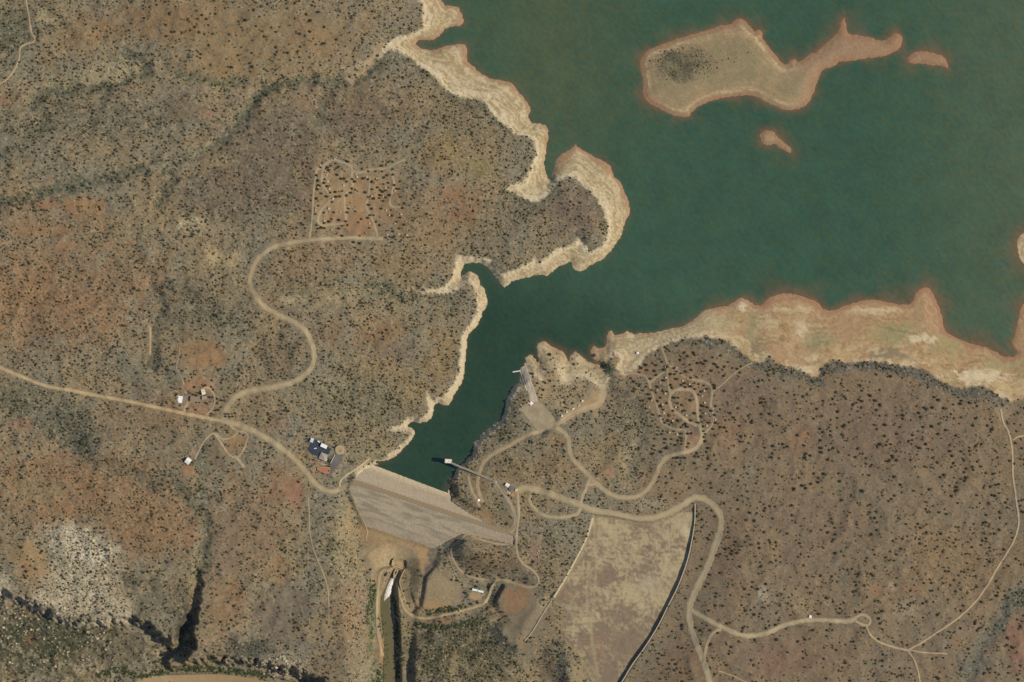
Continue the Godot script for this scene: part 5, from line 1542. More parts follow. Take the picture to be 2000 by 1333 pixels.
func build_compound() -> void:
	var y := 22.25
	house("control_building", "pale blue-roofed shed at the top left of the asphalt yard", "shed", 609.5, 860.2, 5.2, 7.6, 22, 3.4, grain(204, 214, 212, 1), paint(190, 190, 184), "gable", y)
	house("workshop", "bright white flat-roofed workshop beside the asphalt yard", "building", 632.8, 871.5, 12.0, 6.2, 24, 4.2, grain(238, 238, 236, 1), paint(206, 200, 188), "flat", y)
	pickup("parked_van", "white van at the top edge of the asphalt yard", "van", 622.6, 863.2, 30, paint(226, 230, 230, 0.3), y, true)
	pickup("parked_pickup", "white pickup parked in the middle of the asphalt yard", "pickup", 615.8, 876.2, -8, paint(206, 214, 220, 0.3), y)
	var h := house("office_house", "grey-brown hip-roofed house south of the asphalt yard", "house", 631.5, 892.5, 13.5, 12.0, 26, 4.0, grain(168, 158, 146, 1), paint(190, 176, 152), "hip", 21.0)
	obj("chimney", box_mesh(Vector3(2.0, 6.6, 1.2), Vector3(1.0, 2.0, 1.0)), paint(140, 112, 92), h)
	obj("porch_roof", box_mesh(Vector3(7.6, 3.6, 3.0), Vector3(3.4, 0.25, 5.4)), grain(206, 204, 186, 1), h)
	for z in [0.8, 5.2]:
		obj("porch_post", tube_mesh(Vector3(9.0, 0.0, z), Vector3(9.0, 3.5, z), 0.12, 0.12), paint(200, 196, 184), h)
	# walls and beds
	for a in [[[602,890, 612,897, 622,900], "low tan terrace wall south-west of the asphalt yard", Color(170, 134, 108)], [[610,901, 620,904, 628,903], "low reddish terrace wall in front of the hip-roofed house", Color(152, 112, 92)], [[646,905, 650,897, 654,889], "pale kerb wall beside the asphalt drive", Color(186, 182, 160)], [[626,906, 634,908, 640,907], "low pale garden wall south of the hip-roofed house", Color(178, 174, 152)]]:
		var w := root_thing("terrace_wall", a[1], "wall")
		var m := wall_along(pts(a[0]), func(x, z): return ground(x, z) - 1.0, func(x, z): return ground(x, z) + 1.3, 0.9, 0.0)
		obj("wall", m[0], grain(a[2].r, a[2].g, a[2].b, 1), w)
		obj("coping", m[1], grain(a[2].r + 12, a[2].g + 10, a[2].b + 8, 0), w)
	# the round pad
	var gy := ground(664.3, 879.5)
	for q in ring_poly(664.3, 879.5, 12): gy = maxf(gy, ground(q.x, q.y))
	var pad := thing("round_pad", "round pale concrete pad with a reddish centre above the dam", "pad", Vector3(664.3, gy, 879.5))
	obj("apron", prism(ring_poly(0, 0, 10.4), -4.0, 0.25), grain(150, 136, 108, 0), pad)
	obj("ring", prism(ring_poly(0, 0, 8.4), 0.25, 0.5), grain(186, 172, 136, 1), pad)
	obj("centre", prism(ring_poly(0, 0, 6.6), 0.5, 0.62), grain(172, 150, 116, 1), pad)
	obj("shrub_bed", prism(ring_poly(0.4, 1.6, 2.6, 12), 0.62, 0.7), grain(170, 122, 94, 1), pad)
	# the oval bed by the drive
	gy = -99.0
	var oval := pts([619,914, 626,912.5, 636,912.5, 643,913, 645,917, 645,922, 641,925.5, 634,925, 625,921.5, 619.5,918])
	for q in oval: gy = maxf(gy, ground(q.x, q.y))
	var bed := thing("planting_bed", "long orange-red gravel bed with a pale kerb beside the asphalt drive", "gravel bed", Vector3(632, gy, 919))
	var loc := PackedVector2Array()
	var smaller := PackedVector2Array()
	for q in oval:
		loc.append(q - Vector2(632, 919))
		smaller.append((q - Vector2(632, 919)) * Vector2(0.86, 0.74))
	obj("kerb", prism(loc, -3.0, 0.35), grain(180, 140, 110, 1), bed)
	obj("gravel", prism(smaller, 0.35, 0.45), grain(172, 118, 88, 0), bed)

func build_houses() -> void:
	house("white_shed", "bright blue-white flat-roofed building by the west road", "building", 352.0, 780.5, 8.4, 12.4, 8, 5.0, grain(236, 242, 248, 1), paint(220, 222, 220), "flat", 24.2)
	house("farmhouse", "low grey-brown gabled house between two white-roofed buildings", "house", 381.0, 780.0, 17.0, 9.0, 5, 3.6, grain(148, 132, 112, 0), paint(160, 146, 124), "gable", 24.2)
	house("cottage", "cream gabled building at the top right of the west road yard", "building", 397.5, 765.5, 6.4, 10.5, -16, 4.2, grain(226, 214, 190, 1), paint(200, 188, 164), "gable")
	house("carport", "small grey flat-roofed shed east of the gabled farmhouse", "shed", 399.0, 777.5, 8.0, 5.4, -3, 3.0, grain(160, 150, 130, 0), paint(150, 138, 118), "flat", 24.2)
	house("lone_house", "lone white-roofed house at the end of a track in the brush", "house", 368.0, 900.5, 9.0, 10.5, 35, 4.6, grain(236, 234, 226, 1), paint(206, 200, 186), "gable")
	# trailers by the dam toe
	for k in 2:
		var t := house("trailer", ["long white trailer, the western of the pair by the gravel pad", "long white trailer, the eastern of the pair by the gravel pad"][k], "trailer", 927.5 + 11.6 * k, 1154.0 + 2.9 * k, 10.2, 3.2, 13, 2.9, grain(230, 232, 228, 1), paint(214, 214, 208), "flat", ground(927.5 + 11.6 * k, 1154.0 + 2.9 * k))
		for s in [-3.0, 3.0]:
			obj("wheel", tube_mesh(Vector3(s, 0.2, 1.65), Vector3(s, 0.2, 1.85), 0.4, 0.4, 10), paint(44, 44, 44), t)
		obj("hitch", box_mesh(Vector3(-5.8, 0.3, 0), Vector3(1.4, 0.15, 0.3)), paint(70, 68, 64), t)
	# by the landing of the footbridge
	house("shore_cabin", "small white cabin beside the round dark tank above the footbridge", "cabin", 991.0, 948.0, 7.0, 5.6, 30, 3.6, grain(238, 232, 222, 1), paint(206, 198, 182), "gable")
	var tank := thing("water_tank", "round dark grey tank beside the white shore cabin", "tank", on(999, 954.5))
	obj("shell", tube_mesh(Vector3(0, -1, 0), Vector3(0, 2.6, 0), 5.0, 5.0, 24), grain(128, 122, 118, 1), tank)
	obj("roof", tube_mesh(Vector3(0, 2.6, 0), Vector3(0, 3.3, 0), 5.2, 0.4, 24), grain(112, 112, 116, 1), tank)
	obj("hatch", tube_mesh(Vector3(2.2, 2.9, 0), Vector3(2.2, 3.5, 0), 0.5, 0.5, 8), paint(96, 96, 100), tank)
	house("pump_shed", "tiny cream shed by the road fork east of the round tank", "shed", 1008.8, 957.3, 4.2, 3.4, -10, 2.6, grain(214, 200, 158, 1), paint(190, 176, 142), "flat")
	for a in [[993.5, 962.5, 8.0, 4.6, 36, Color(186, 176, 156), "pale concrete slab south of the round dark tank"], [1001.5, 967.0, 6.4, 7.0, 30, Color(186, 136, 96), "square orange-brown slab beside the road to the dam"]]:
		var s := thing("concrete_slab", a[6], "slab", on(a[0], a[1]), -deg_to_rad(a[4]))
		obj("slab", box_mesh(Vector3(0, 0, 0), Vector3(a[2], 1.3, a[3])), grain(a[5].r, a[5].g, a[5].b, 1), s)
		obj("kerb", box_mesh(Vector3(0, 0.3, a[3] / 2), Vector3(a[2] + 0.4, 1.1, 0.3)), grain(a[5].r - 14, a[5].g - 14, a[5].b - 12, 0), s)
	var small := thing("water_tank", "small white round tank alone on the tan knoll beside the dam", "tank", on(935, 977.5))
	obj("shell", tube_mesh(Vector3(0, -0.5, 0), Vector3(0, 2.4, 0), 2.5, 2.5, 18), paint(226, 214, 200), small)
	obj("roof", tube_mesh(Vector3(0, 2.4, 0), Vector3(0, 2.9, 0), 2.6, 0.3, 18), paint(240, 230, 216), small)
	house("roadside_hut", "small white hut on the north side of the eastern dirt road", "hut", 1582.5, 1204.5, 4.4, 4.4, 10, 2.8, grain(236, 232, 222, 1), paint(206, 200, 186), "flat")
	house("overlook_hut", "tiny white hut on the pink shore flat north of the eastern campground", "hut", 1245.8, 690.0, 3.6, 3.4, 0, 2.6, grain(236, 232, 224, 1), paint(206, 200, 186), "flat")

func build_shore() -> void:
	house("restroom", "small white restroom hut at the top corner of the boat ramp lot", "hut", 1037.5, 788.6, 5.2, 5.2, 40, 3.2, grain(240, 234, 226, 1), paint(212, 202, 188), "gable", 15.25)
	house("kiosk", "small cream kiosk just left of the white restroom hut", "kiosk", 1032.0, 787.6, 2.6, 2.6, 40, 2.4, grain(196, 184, 156, 1), paint(176, 162, 136), "flat")
	pickup("parked_van", "white van parked beside the shore road north-east of the gravel lot", "van", 1120.0, 798.8, -35, paint(238, 232, 224, 0.3), -999.0, true)
	pickup("parked_pickup", "pale pickup parked further up the shore road than the white van", "pickup", 1131.0, 793.0, -50, paint(206, 196, 178, 0.3))
	house("shore_kiosk", "small pale hut at the bend of the shore road", "hut", 1138.0, 783.6, 3.2, 3.0, 0, 2.4, grain(222, 210, 186, 1), paint(196, 184, 160), "flat")
	house("shore_kiosk", "tiny white hut on the north edge of the gravel lot's exit", "hut", 1098.0, 812.6, 2.6, 2.6, 0, 2.4, grain(226, 216, 196, 1), paint(196, 184, 160), "flat")
	house("shore_kiosk", "tiny pink-white hut between the gravel lot exit and the white van", "hut", 1107.5, 805.0, 2.6, 2.6, 20, 2.4, grain(216, 198, 180, 1), paint(196, 184, 160), "flat")
	# floating dock
	var d := thing("floating_dock", "thin white floating dock reaching out from the boat ramp", "dock", Vector3(1009.0, 0, 726.0), 0.16)
	obj("walkway", box_mesh(Vector3(0, 0.75, 0), Vector3(15.5, 0.25, 2.0)), paint(196, 206, 196), d)
	for k in 5:
		obj("float", box_mesh(Vector3(-6.4 + 3.2 * k, 0.3, 0), Vector3(2.2, 0.7, 1.8)), paint(120, 130, 124), d)
	for k in 2:
		obj("pile", tube_mesh(Vector3(-7.2 + 9 * k, -8, 1.2), Vector3(-7.2 + 9 * k, 2.0, 1.2), 0.16, 0.16), paint(110, 100, 84), d)
	obj("gangway", box_mesh(Vector3(9.4, 1.1, 0), Vector3(4.0, 0.15, 1.4)), paint(180, 186, 176), d)

func build_camps() -> void:
	var north := [654,311, 626,324, 639,342, 641,355, 622,366, 644,370, 672,363, 651,389, 643,408, 617,411, 682,406, 665,415, 634,432, 651,433, 648,449, 696,341, 698,346, 717,347, 736,350, 734,359, 753,368, 772,373, 749,385, 727,384, 755,411, 761,421, 784,419, 794,433, 772,437, 722,437, 757,459, 779,458, 795,460]
	var east := [1322,719, 1300,717, 1301,738, 1334,744, 1347,751, 1290,748, 1284,762, 1300,769, 1273,782, 1294,791, 1320,796, 1297,807, 1314,823, 1341,812, 1376,764, 1372,774, 1377,787, 1378,808, 1398,820, 1393,798, 1381,832, 1346,844, 1308,845, 1323,849]
	var proto: Node3D = null
	place_names = {}
	for set_ in [[north, "small cream-roofed picnic shelter in the hilltop campground", "picnic shelters of the hilltop campground"], [east, "small white-roofed picnic shelter in the eastern lakeside campground", "picnic shelters of the eastern campground"]]:
		var a: Array = set_[0]
		for i in range(0, a.size(), 2):
			var o: Node3D
			if proto == null:
				proto = thing("picnic_shelter", set_[1], "shelter", Vector3.ZERO)
				o = proto
				var st := SurfaceTool.new()
				st.begin(Mesh.PRIMITIVE_TRIANGLES)
				st.set_smooth_group(-1)
				var s := 1.75
				for tri in [[Vector3(-s, 2.3, -s), Vector3(s, 2.3, -s), Vector3(s, 2.9, s)], [Vector3(-s, 2.3, -s), Vector3(s, 2.9, s), Vector3(-s, 2.9, s)], [Vector3(-s, 2.15, -s), Vector3(s, 2.75, s), Vector3(s, 2.15, -s)], [Vector3(-s, 2.15, -s), Vector3(-s, 2.75, s), Vector3(s, 2.75, s)]]:
					for p in tri: st.add_vertex(p)
				st.generate_normals()
				obj("roof", st.commit(), paint(186, 170, 142), o)
				for x in [-1.5, 1.5]:
					for z in [-1.5, 1.5]:
						obj("post", tube_mesh(Vector3(x, -1.0, z), Vector3(x, 2.4 + 0.13 * z, z), 0.07, 0.07, 5), paint(110, 92, 72), o)
				obj("table_top", box_mesh(Vector3(0, 0.75, 0), Vector3(1.8, 0.06, 0.75)), paint(150, 130, 104), o)
				for z in [-0.7, 0.7]:
					obj("bench", box_mesh(Vector3(0, 0.45, z), Vector3(1.8, 0.06, 0.28)), paint(150, 130, 104), o)
			else:
				o = proto.duplicate()
				o.name = numbered("picnic_shelter")
				add_child(o)
				tag(o, set_[1], "shelter")
			o.set_meta("group", set_[2])
			shelters.append(Vector2(a[i], a[i + 1]))
			o.position = on(a[i], a[i + 1], 0.05) - Vector3(OX, 0, OZ)
			o.rotation.y = rng.randf_range(0, TAU)
			var sc := rng.randf_range(0.7, 1.0)
			o.scale = Vector3(sc, 1, sc)
			clear_line(pts([a[i] - 1, a[i + 1], a[i] + 1, a[i + 1]]), 3.6)
	name_shelters()
	# a red tent among the white roofs
	var t := thing("camp_tent", "small red ridge tent among the trees of the eastern campground", "tent", on(1342, 738.2), 0.4)
	obj("canopy", tube_mesh(Vector3(0, 0.0, 0), Vector3(0, 1.9, 0), 2.3, 0.15, 4), paint(176, 70, 66), t)
	obj("fly", tube_mesh(Vector3(0, 1.2, 0), Vector3(0, 2.0, 0), 1.0, 0.1, 4), paint(196, 92, 84), t)

# ------------------------------------------------------------------ plants
func crown(seed_: int, lumps: int, leaves: int, squash: float) -> ArrayMesh:
	# unit crown, about one metre in radius: a lumpy heart and many small leaf sprays around it
	var r := RandomNumberGenerator.new()
	r.seed = seed_
	var st := SurfaceTool.new()
	st.begin(Mesh.PRIMITIVE_TRIANGLES)
	var heart := SphereMesh.new()
	heart.radius = 1.0
	heart.height = 2.0
	heart.radial_segments = 7
	heart.rings = 4
	var arr := heart.get_mesh_arrays()
	for k in lumps:
		var a := TAU * k / lumps + r.randf_range(-0.5, 0.5)
		var d := 0.0 if k == 0 else r.randf_range(0.35, 0.58)
		var s := 0.62 if k == 0 else r.randf_range(0.34, 0.5)
		var at := Vector3(cos(a) * d, squash * r.randf_range(0.75, 1.15), sin(a) * d)
		var src: PackedVector3Array = arr[Mesh.ARRAY_VERTEX]
		var bump := PackedVector3Array()
		for p in src:
			var n := n_fine.get_noise_3d(p.x * 9 + seed_ * 7, p.y * 9, p.z * 9 + k * 5)
			bump.append(at + p * s * (1.0 + 0.45 * n) * Vector3(1, squash, 1))
		var ix: PackedInt32Array = arr[Mesh.ARRAY_INDEX]
		for q in ix: st.add_vertex(bump[q])
	for k in leaves:
		var dir := Vector3(r.randf_range(-1, 1), r.randf_range(-0.5, 1), r.randf_range(-1, 1)).normalized()
		var at := dir * r.randf_range(0.55, 1.0) * Vector3(1, squash, 1) + Vector3(0, squash, 0)
		var u := Vector3(r.randf_range(-1, 1), r.randf_range(-1, 1), r.randf_range(-1, 1)).normalized() * r.randf_range(0.10, 0.2)
		var w := u.cross(dir).normalized() * r.randf_range(0.08, 0.16)
		for p in [at + u, at - u * 0.6 + w, at - u * 0.6 - w]: st.add_vertex(p)
	st.generate_normals()
	return st.commit()

func leaf_mat(r: float, g: float, b: float) -> StandardMaterial3D:
	var key := "leaf %d %d %d" % [r, g, b]
	if not mats.has(key):
		var m := StandardMaterial3D.new()
		m.albedo_color = Color(r, g, b)
		m.vertex_color_use_as_albedo = true
		m.roughness = 0.9
		m.metallic_specular = 0.15
		mats[key] = m
	return mats[key]

var crowns := []

func tree_proto(kind: int) -> Node3D:
	var t := thing("juniper_tree", "", "tree", Vector3.ZERO)
	var cm := paint([72, 76, 66][kind], [68, 76, 68][kind], [46, 50, 50][kind], 0.95)
	var c := obj("crown", crowns[kind], cm, t)
	c.position = Vector3(0, 0.25, 0)
	var st := SurfaceTool.new()
	st.begin(Mesh.PRIMITIVE_TRIANGLES)
	tube(st, Vector3(0, -0.25, 0), Vector3(0.03, 0.6, 0.02), 0.11, 0.06, 6)
	tube(st, Vector3(0.02, 0.35, 0), Vector3(0.35, 0.95, 0.2), 0.05, 0.02, 5)
	tube(st, Vector3(0.02, 0.4, 0), Vector3(-0.3, 1.0, -0.25), 0.05, 0.02, 5)
	tube(st, Vector3(0.0, 0.45, 0), Vector3(-0.1, 1.1, 0.3), 0.04, 0.02, 5)
	obj("trunk", st.commit(), paint(104, 88, 72), t)
	return t

func plant_trees() -> void:
	for k in 3: crowns.append(crown(100 + k, 5, 90, [0.72, 0.8, 0.62][k]))
	var camp_n := [200,205, 350,180, 300,205, 460,195, 600,125, 435,215, 320,245, 145,320, 260,380, 250,430, 440,310, 500,370, 545,365, 575,410, 690,410, 660,375, 820,365, 885,375, 890,260, 1090,265, 1245,310, 1115,350, 1010,380, 945,415, 1110,445, 1180,430, 1265,460, 1020,495, 945,520, 185,470, 160,520, 300,480, 215,580, 340,570, 295,625, 415,560, 510,550, 650,510, 700,530, 640,570, 845,565, 430,630, 480,625, 570,610, 370,705, 165,760, 125,880, 250,860, 390,855, 590,855, 700,840, 605,800, 325,990, 255,1010, 150,1040, 165,1090, 255,1085, 470,965, 515,1050, 565,985, 785,950, 745,1000, 465,1090, 510,1195, 765,1195, 880,935, 920,895, 965,895, 940,800, 1080,800, 1145,640, 1065,605, 1200,605, 1095,555, 1050,650, 970,655, 1105,690, 1235,900, 1350,930, 1405,1030, 1300,990, 1055,1040, 1230,1085, 1335,1085, 1250,1130, 1140,1220, 1250,1220, 1345,1275, 1235,1285, 680,1285, 770,1300, 900,745, 890,635, 1140,540, 1090,180, 1180,125, 1240,125]
	var camp_e := [305,290, 395,265, 325,240, 385,200, 500,205, 570,165, 480,275, 500,320, 430,365, 590,385, 595,260, 630,225, 710,240, 670,312, 720,312, 785,300, 745,280, 850,280, 915,260, 900,200, 830,195, 870,98, 955,85, 990,180, 1035,175, 1090,155, 1190,190, 1230,230, 1155,270, 910,355, 980,345, 745,370, 840,420, 800,440, 670,440, 910,455, 955,487, 1000,430, 1065,445, 845,465, 440,500, 515,460, 380,460, 345,505, 235,515, 235,400, 580,510, 415,550, 430,600, 515,630, 550,590, 625,655, 555,690, 585,730, 715,590, 760,590, 755,655, 800,675, 905,620, 840,740, 955,775, 700,745, 550,805, 465,790, 640,860, 600,885, 760,862, 690,885, 910,860, 845,900, 1000,885, 1035,815, 1030,740, 1110,705, 1060,690, 1035,680, 1000,555, 1030,520, 1105,485, 1190,445, 1200,690, 1190,795, 1155,745, 1200,885, 1125,885, 1055,930, 1055,985, 1080,1020, 1065,1055, 1175,960, 1260,935, 1310,945, 1080,1105, 870,935, 795,940, 710,985, 795,1015, 875,1015, 915,1010, 800,1065, 800,1140, 885,1130, 860,1170, 680,1080, 610,1080, 600,1125, 480,1075, 565,1020, 515,1025, 730,1150, 625,1190, 555,1230, 710,1300, 760,1300, 835,1300]
	var farm := [185,125, 290,275, 670,190, 805,355, 1055,325, 690,510, 785,550, 860,570, 1085,550, 1200,620, 860,750, 935,755, 1100,765, 1140,790, 840,945, 1265,180, 1525,170, 1245,345, 1510,700, 1400,655, 1350,960, 1435,950, 1620,1055, 1700,1055, 1780,1055, 1620,1120, 1720,1120, 1800,1120, 275,1220, 620,1240]
	var plain := [805,560, 845,600, 740,605, 410,820, 550,685, 360,740, 835,790, 920,790, 45,955, 285,950, 415,910, 420,970, 420,1005, 515,970, 880,940, 960,940, 1190,970, 1425,995, 1235,940, 975,1030, 1290,655, 1225,655, 1335,595, 1510,625, 1450,630, 1720,795, 1760,825, 1395,830, 1285,800, 1630,740, 740,1305, 1140,1305, 270,1265, 210,1285, 1480,1275, 1665,1115]
	var toe := [465,210, 520,310, 580,320, 690,350, 790,305, 910,150, 960,200, 1260,255, 1010,335, 1410,385, 1390,440, 690,730, 600,755, 520,590, 670,500, 400,410]
	var sets := [
		[camp_n, 600.0, 300.0, 7.405, "hilltop campground", "junipers of the hilltop campground", 2.6],
		[camp_e, 1200.0, 680.0, 6.06, "eastern campground", "junipers of the eastern campground", 2.7],
		[farm, 320.0, 730.0, 13.33, "west road farm", "junipers around the west road farm", 2.3],
		[plain, 1500.0, 633.0, 4.0, "open eastern plain", "lone junipers of the eastern plain", 3.1],
		[toe, 840.0, 1080.0, 7.4, "rise by the trailers", "junipers by the trailers", 2.6]]
	var protos := []
	for k in 3: protos.append(tree_proto(k))
	var first := [true, true, true]
	var sized := []
	var n := 0
	for s in sets:
		var a: Array = s[0]
		for i in range(0, a.size(), 2):
			var x: float = s[1] + a[i] / s[3]
			var z: float = s[2] + a[i + 1] / s[3]
			var k := rng.randi_range(0, 2)
			var t: Node3D = protos[k]
			if not first[k]:
				t = protos[k].duplicate()
				t.name = numbered("juniper_tree")
				add_child(t)
			first[k] = false
			sized.append([t, Vector2(x, z), s])
			t.position = on(x, z) - Vector3(OX, 0, OZ)
			t.rotation.y = rng.randf_range(0, TAU)
			var sz: float = s[6] * rng.randf_range(0.8, 1.25)
			t.scale = Vector3(sz * rng.randf_range(0.9, 1.15), sz * rng.randf_range(0.85, 1.1), sz)
			clear_line(pts([x - 0.5, z, x + 0.5, z]), 3.2)
			n += 1
	for e in sized: e[0].set_meta("label", "")
	name_trees(sized)

func order_alike(nodes: Array) -> void:
	var by := {}
	for o in nodes:
		var l: String = o.get_meta("label")
		if not by.has(l): by[l] = []
		by[l].append(o)
	for l in by:
		var a: Array = by[l]
		if a.size() < 2: continue
		a.sort_custom(func(p, q): return p.position.x < q.position.x)
		var words := ["westernmost", "second from west", "third from west", "fourth from west", "fifth from west", "sixth from west", "seventh from west"]
		for k in a.size():
			a[k].set_meta("label", "%s, %s" % [l, "easternmost" if k == a.size() - 1 else words[mini(k, 6)]])

func near(p: Vector2, others: PackedVector2Array, skip := 0.01) -> float:
	var d := 1e9
	for o in others:
		var e := p.distance_to(o)
		if e > skip and e < d: d = e
	return d

# which ninth of its own area a place lies in
func ninth(p: Vector2, all: PackedVector2Array) -> String:
	var xs := []
	var zs := []
	for q in all:
		xs.append(q.x)
		zs.append(q.y)
	xs.sort()
	zs.sort()
	var n := xs.size()
	var ew := "west" if p.x < xs[n / 3] else ("east" if p.x >= xs[2 * n / 3] else "")
	var ns := "north" if p.y < zs[n / 3] else ("south" if p.y >= zs[2 * n / 3] else "")
	if ns and ew: return ns + "-" + ew
	return ns + ew if ns + ew else "centre"

func name_shelters() -> void:
	var by := {}
	var who := []
	for o in get_children():
		if str(o.name).begins_with("picnic_shelter"):
			var g: String = o.get_meta("group")
			if not by.has(g): by[g] = PackedVector2Array()
			var p := Vector2(o.position.x + OX, o.position.z + OZ)
			by[g].append(p)
			who.append([o, g, p])
	for e in who:
		var d := near(e[2], lanes)
		var lone := near(e[2], by[e[1]]) > 17.0
		var where := "beside the lane" if d < 6.0 else ("just off the lane" if d < 12.0 else "away from the lanes")
		e[0].set_meta("label", "%s cream-roofed picnic shelter %s, %s of the %s" % ["lone" if lone else "paired", where, ninth(e[2], by[e[1]]), e[1].replace("picnic shelters of the ", "")])
	order_alike(who.map(func(e): return e[0]))

func name_trees(all: Array) -> void:
	var by := {}
	for e in all:
		if not by.has(e[2][5]): by[e[2][5]] = PackedVector2Array()
		by[e[2][5]].append(e[1])
	for e in all:
		var crowd: PackedVector2Array = by[e[2][5]]
		var p: Vector2 = e[1]
		var big: float = e[0].scale.z / e[2][6]
		var size := "large" if big > 1.1 else ("small" if big < 0.93 else "middling")
		var beside := "standing apart"
		if near(p, shelters) < 6.5: beside = "by a shelter"
		elif near(p, lanes) < 7.5: beside = "beside the track"
		elif near(p, crowd) < 7.5: beside = "close to another tree"
		elif near(p, crowd) < 12.0: beside = "in a loose clump"
		tag(e[0], "%s dark juniper %s, %s of the %s" % [size, beside, ninth(p, crowd), e[2][4]], "tree", e[2][5])
	order_alike(all.map(func(e): return e[0]))

func sow(called: String, label: String, meshes: Array, where: Array, hues: Array, glow := 0.0) -> void:
	# one object per kind of ground cover: its plants are past counting
	if where.is_empty(): return
	var mm := MultiMesh.new()
	mm.transform_format = MultiMesh.TRANSFORM_3D
	mm.use_colors = true
	mm.mesh = meshes[0]
	mm.instance_count = where.size()
	for i in where.size():
		mm.set_instance_transform(i, where[i])
		var h: Color = hues[rng.randi_range(0, hues.size() - 1)]
		var f := rng.randf_range(0.75, 1.25)
		mm.set_instance_color(i, Color(h.r * f, h.g * f, h.b * f))
	var o := MultiMeshInstance3D.new()
	o.multimesh = mm
	o.name = numbered(called)
	o.material_override = leaf_mat(1, 1, 1)
	add_child(o)
	tag(o, label, "", "", "stuff")

func plant_scrub() -> void:
	var junipers := []
	var junipers_b := []
	var bushes := []
	var bushes_b := []
	var river := []
	for pass_ in 2:
		var step: float = [5.0, 3.9][pass_]
		var z := -85.0
		while z < 1420.0:
			var x := -85.0
			while x < 2085.0:
				var px := x + rng.randf_range(-0.5, 0.5) * step
				var pz := z + rng.randf_range(-0.5, 0.5) * step
				var roll := rng.randf()
				var size := rng.randf()
				var turn := rng.randf_range(0, TAU)
				x += step
				var i := int((px - FX0) / ST + 0.5)
				var j := int((pz - FZ0) / ST + 0.5)
				var q := j * NX + i
				if bare[q] or wet[q] < 3.0: continue
				var on_isle := px > 1240.0 and pz < 330.0 and px < 1900.0
				var dens := look(map_d, px + 9.0 * n_warp.get_noise_2d(px, pz), pz + 9.0 * n_warp.get_noise_2d(px + 777, pz))
				if on_isle:
					var e := pow((px - 1338.0) / 60.0, 2) + pow((pz - 126.0) / 29.0, 2)
					dens = 0.95 * clampf(1.6 - e, 0, 1) + 0.12 * clampf(1.0 - (pow((px - 1435.0) / 60.0, 2) + pow((pz - 110.0) / 30.0, 2)), 0, 1)
					size *= 0.6
				elif rim[q] < -1.0 and pz < 1085.0:
					if px > 1030.0 and px < 1180.0 and pz > 690.0: dens *= 0.3 + 0.4 * smoothstep(735.0, 765.0, pz)
					elif rng.randf() < 0.004 * (1.0 if px > 1480.0 else 0.2): dens = 0.4
					else: continue
				var clump := 0.5 + 1.1 * n_mid.get_noise_2d(px * 1.5 + 70, pz * 1.5) + 0.7 * n_wide.get_noise_2d(px * 4.0, pz * 4.0 + 300)
				var slope := absf(hgt[q] - hgt[q + 1]) + absf(hgt[q] - hgt[q + NX])
				if hgt[q] < -33.0 and px > 700.0: continue
				if pass_ == 0:
					var want := 0.95 * pow(dens, 1.45) * (0.22 + 0.95 * clampf(clump, 0, 1.3))
					if roll > want: continue
					var far := 1.0 + 0.42 * smoothstep(0.6, 0.25, dens)
					var s := lerpf(0.9, 2.7, pow(size, 1.9)) * far
					var t := Transform3D(Basis(Vector3.UP, turn).scaled(Vector3(s, s * lerpf(0.75, 1.0, roll), s)), Vector3(px - OX, ground(px, pz) - 0.1, pz - OZ))
					if px > 715.0 and px < 800.0 and pz > 1120.0 and (absf(px - 727) < 9 or px > 764.0):
						river.append(t)
					elif size * 7.0 - int(size * 7.0) < 0.5: junipers.append(t)
					else: junipers_b.append(t)
				else:
					var want := 0.04 + pow(dens, 1.5) * 0.72 * clampf(clump + 0.35, 0.2, 1.3)
					if dens < 0.04: want = 0.0
					if roll > want: continue
					var s := lerpf(0.65, 1.95, size * size)
					var t := Transform3D(Basis(Vector3.UP, turn).scaled(Vector3(s, s * 0.8, s)), Vector3(px - OX, ground(px, pz) - 0.05, pz - OZ))
					if size * 7.0 - int(size * 7.0) < 0.5: bushes.append(t)
					else: bushes_b.append(t)
			z += step
	# green growth along the rivers
	for a in [[725,1140, 727,1160, 722,1190, 720,1205], [743,1210, 749,1235, 752,1262, 754,1280, 747,1320, 742,1345], [770,1172, 776,1200, 775,1250, 778,1290, 772,1330], [268,1330, 320,1314, 360,1308, 420,1312, 470,1316, 520,1322], [185,1322, 230,1312, 262,1324], [1176,716, 1186,721, 1193,728], [810,1222, 860,1228, 900,1222, 940,1215], [840,1198, 870,1192, 900,1190]]:
		var p := smooth_line(pts(a), 1.6)
		for u in p:
			for k in (3 if u.x < 600.0 else 2):
				var s := rng.randf_range(1.0, 2.6)
				var at := u + Vector2(rng.randf_range(-7, 7), rng.randf_range(-6, 6))
				river.append(Transform3D(Basis(Vector3.UP, rng.randf_range(0, TAU)).scaled(Vector3(s, s, s)), on(at.x, at.y, -0.1) - Vector3(OX, 0, OZ)))
	var dark := [lin(72, 68, 46), lin(68, 68, 47), lin(84, 76, 52), lin(68, 70, 54), lin(80, 70, 48), lin(98, 92, 68), lin(94, 92, 70), lin(88, 80, 58)]
	var grey := [lin(98, 99, 76), lin(92, 97, 76), lin(86, 84, 62), lin(106, 101, 77), lin(80, 85, 64)]
	var green := [lin(84, 96, 64), lin(76, 88, 60), lin(96, 102, 70), lin(80, 84, 58)]
	print("scrub ", junipers.size() + junipers_b.size(), " ", bushes.size() + bushes_b.size(), " ", river.size())
	sow("juniper_woodland", "dark junipers scattered thickly over all the hills", [crowns[0]], junipers, dark)
	sow("oak_scrub", "dark scrub trees scattered between the junipers on the hills", [crowns[1]], junipers_b, dark)
	var small := crown(200, 3, 26, 0.7)
	var small_b := crown(201, 4, 30, 0.6)
	sow("desert_brush", "low grey-green brush covering the dry ground", [small], bushes, grey)
	sow("low_scrub", "low olive shrubs covering the dry ground", [small_b], bushes_b, grey)
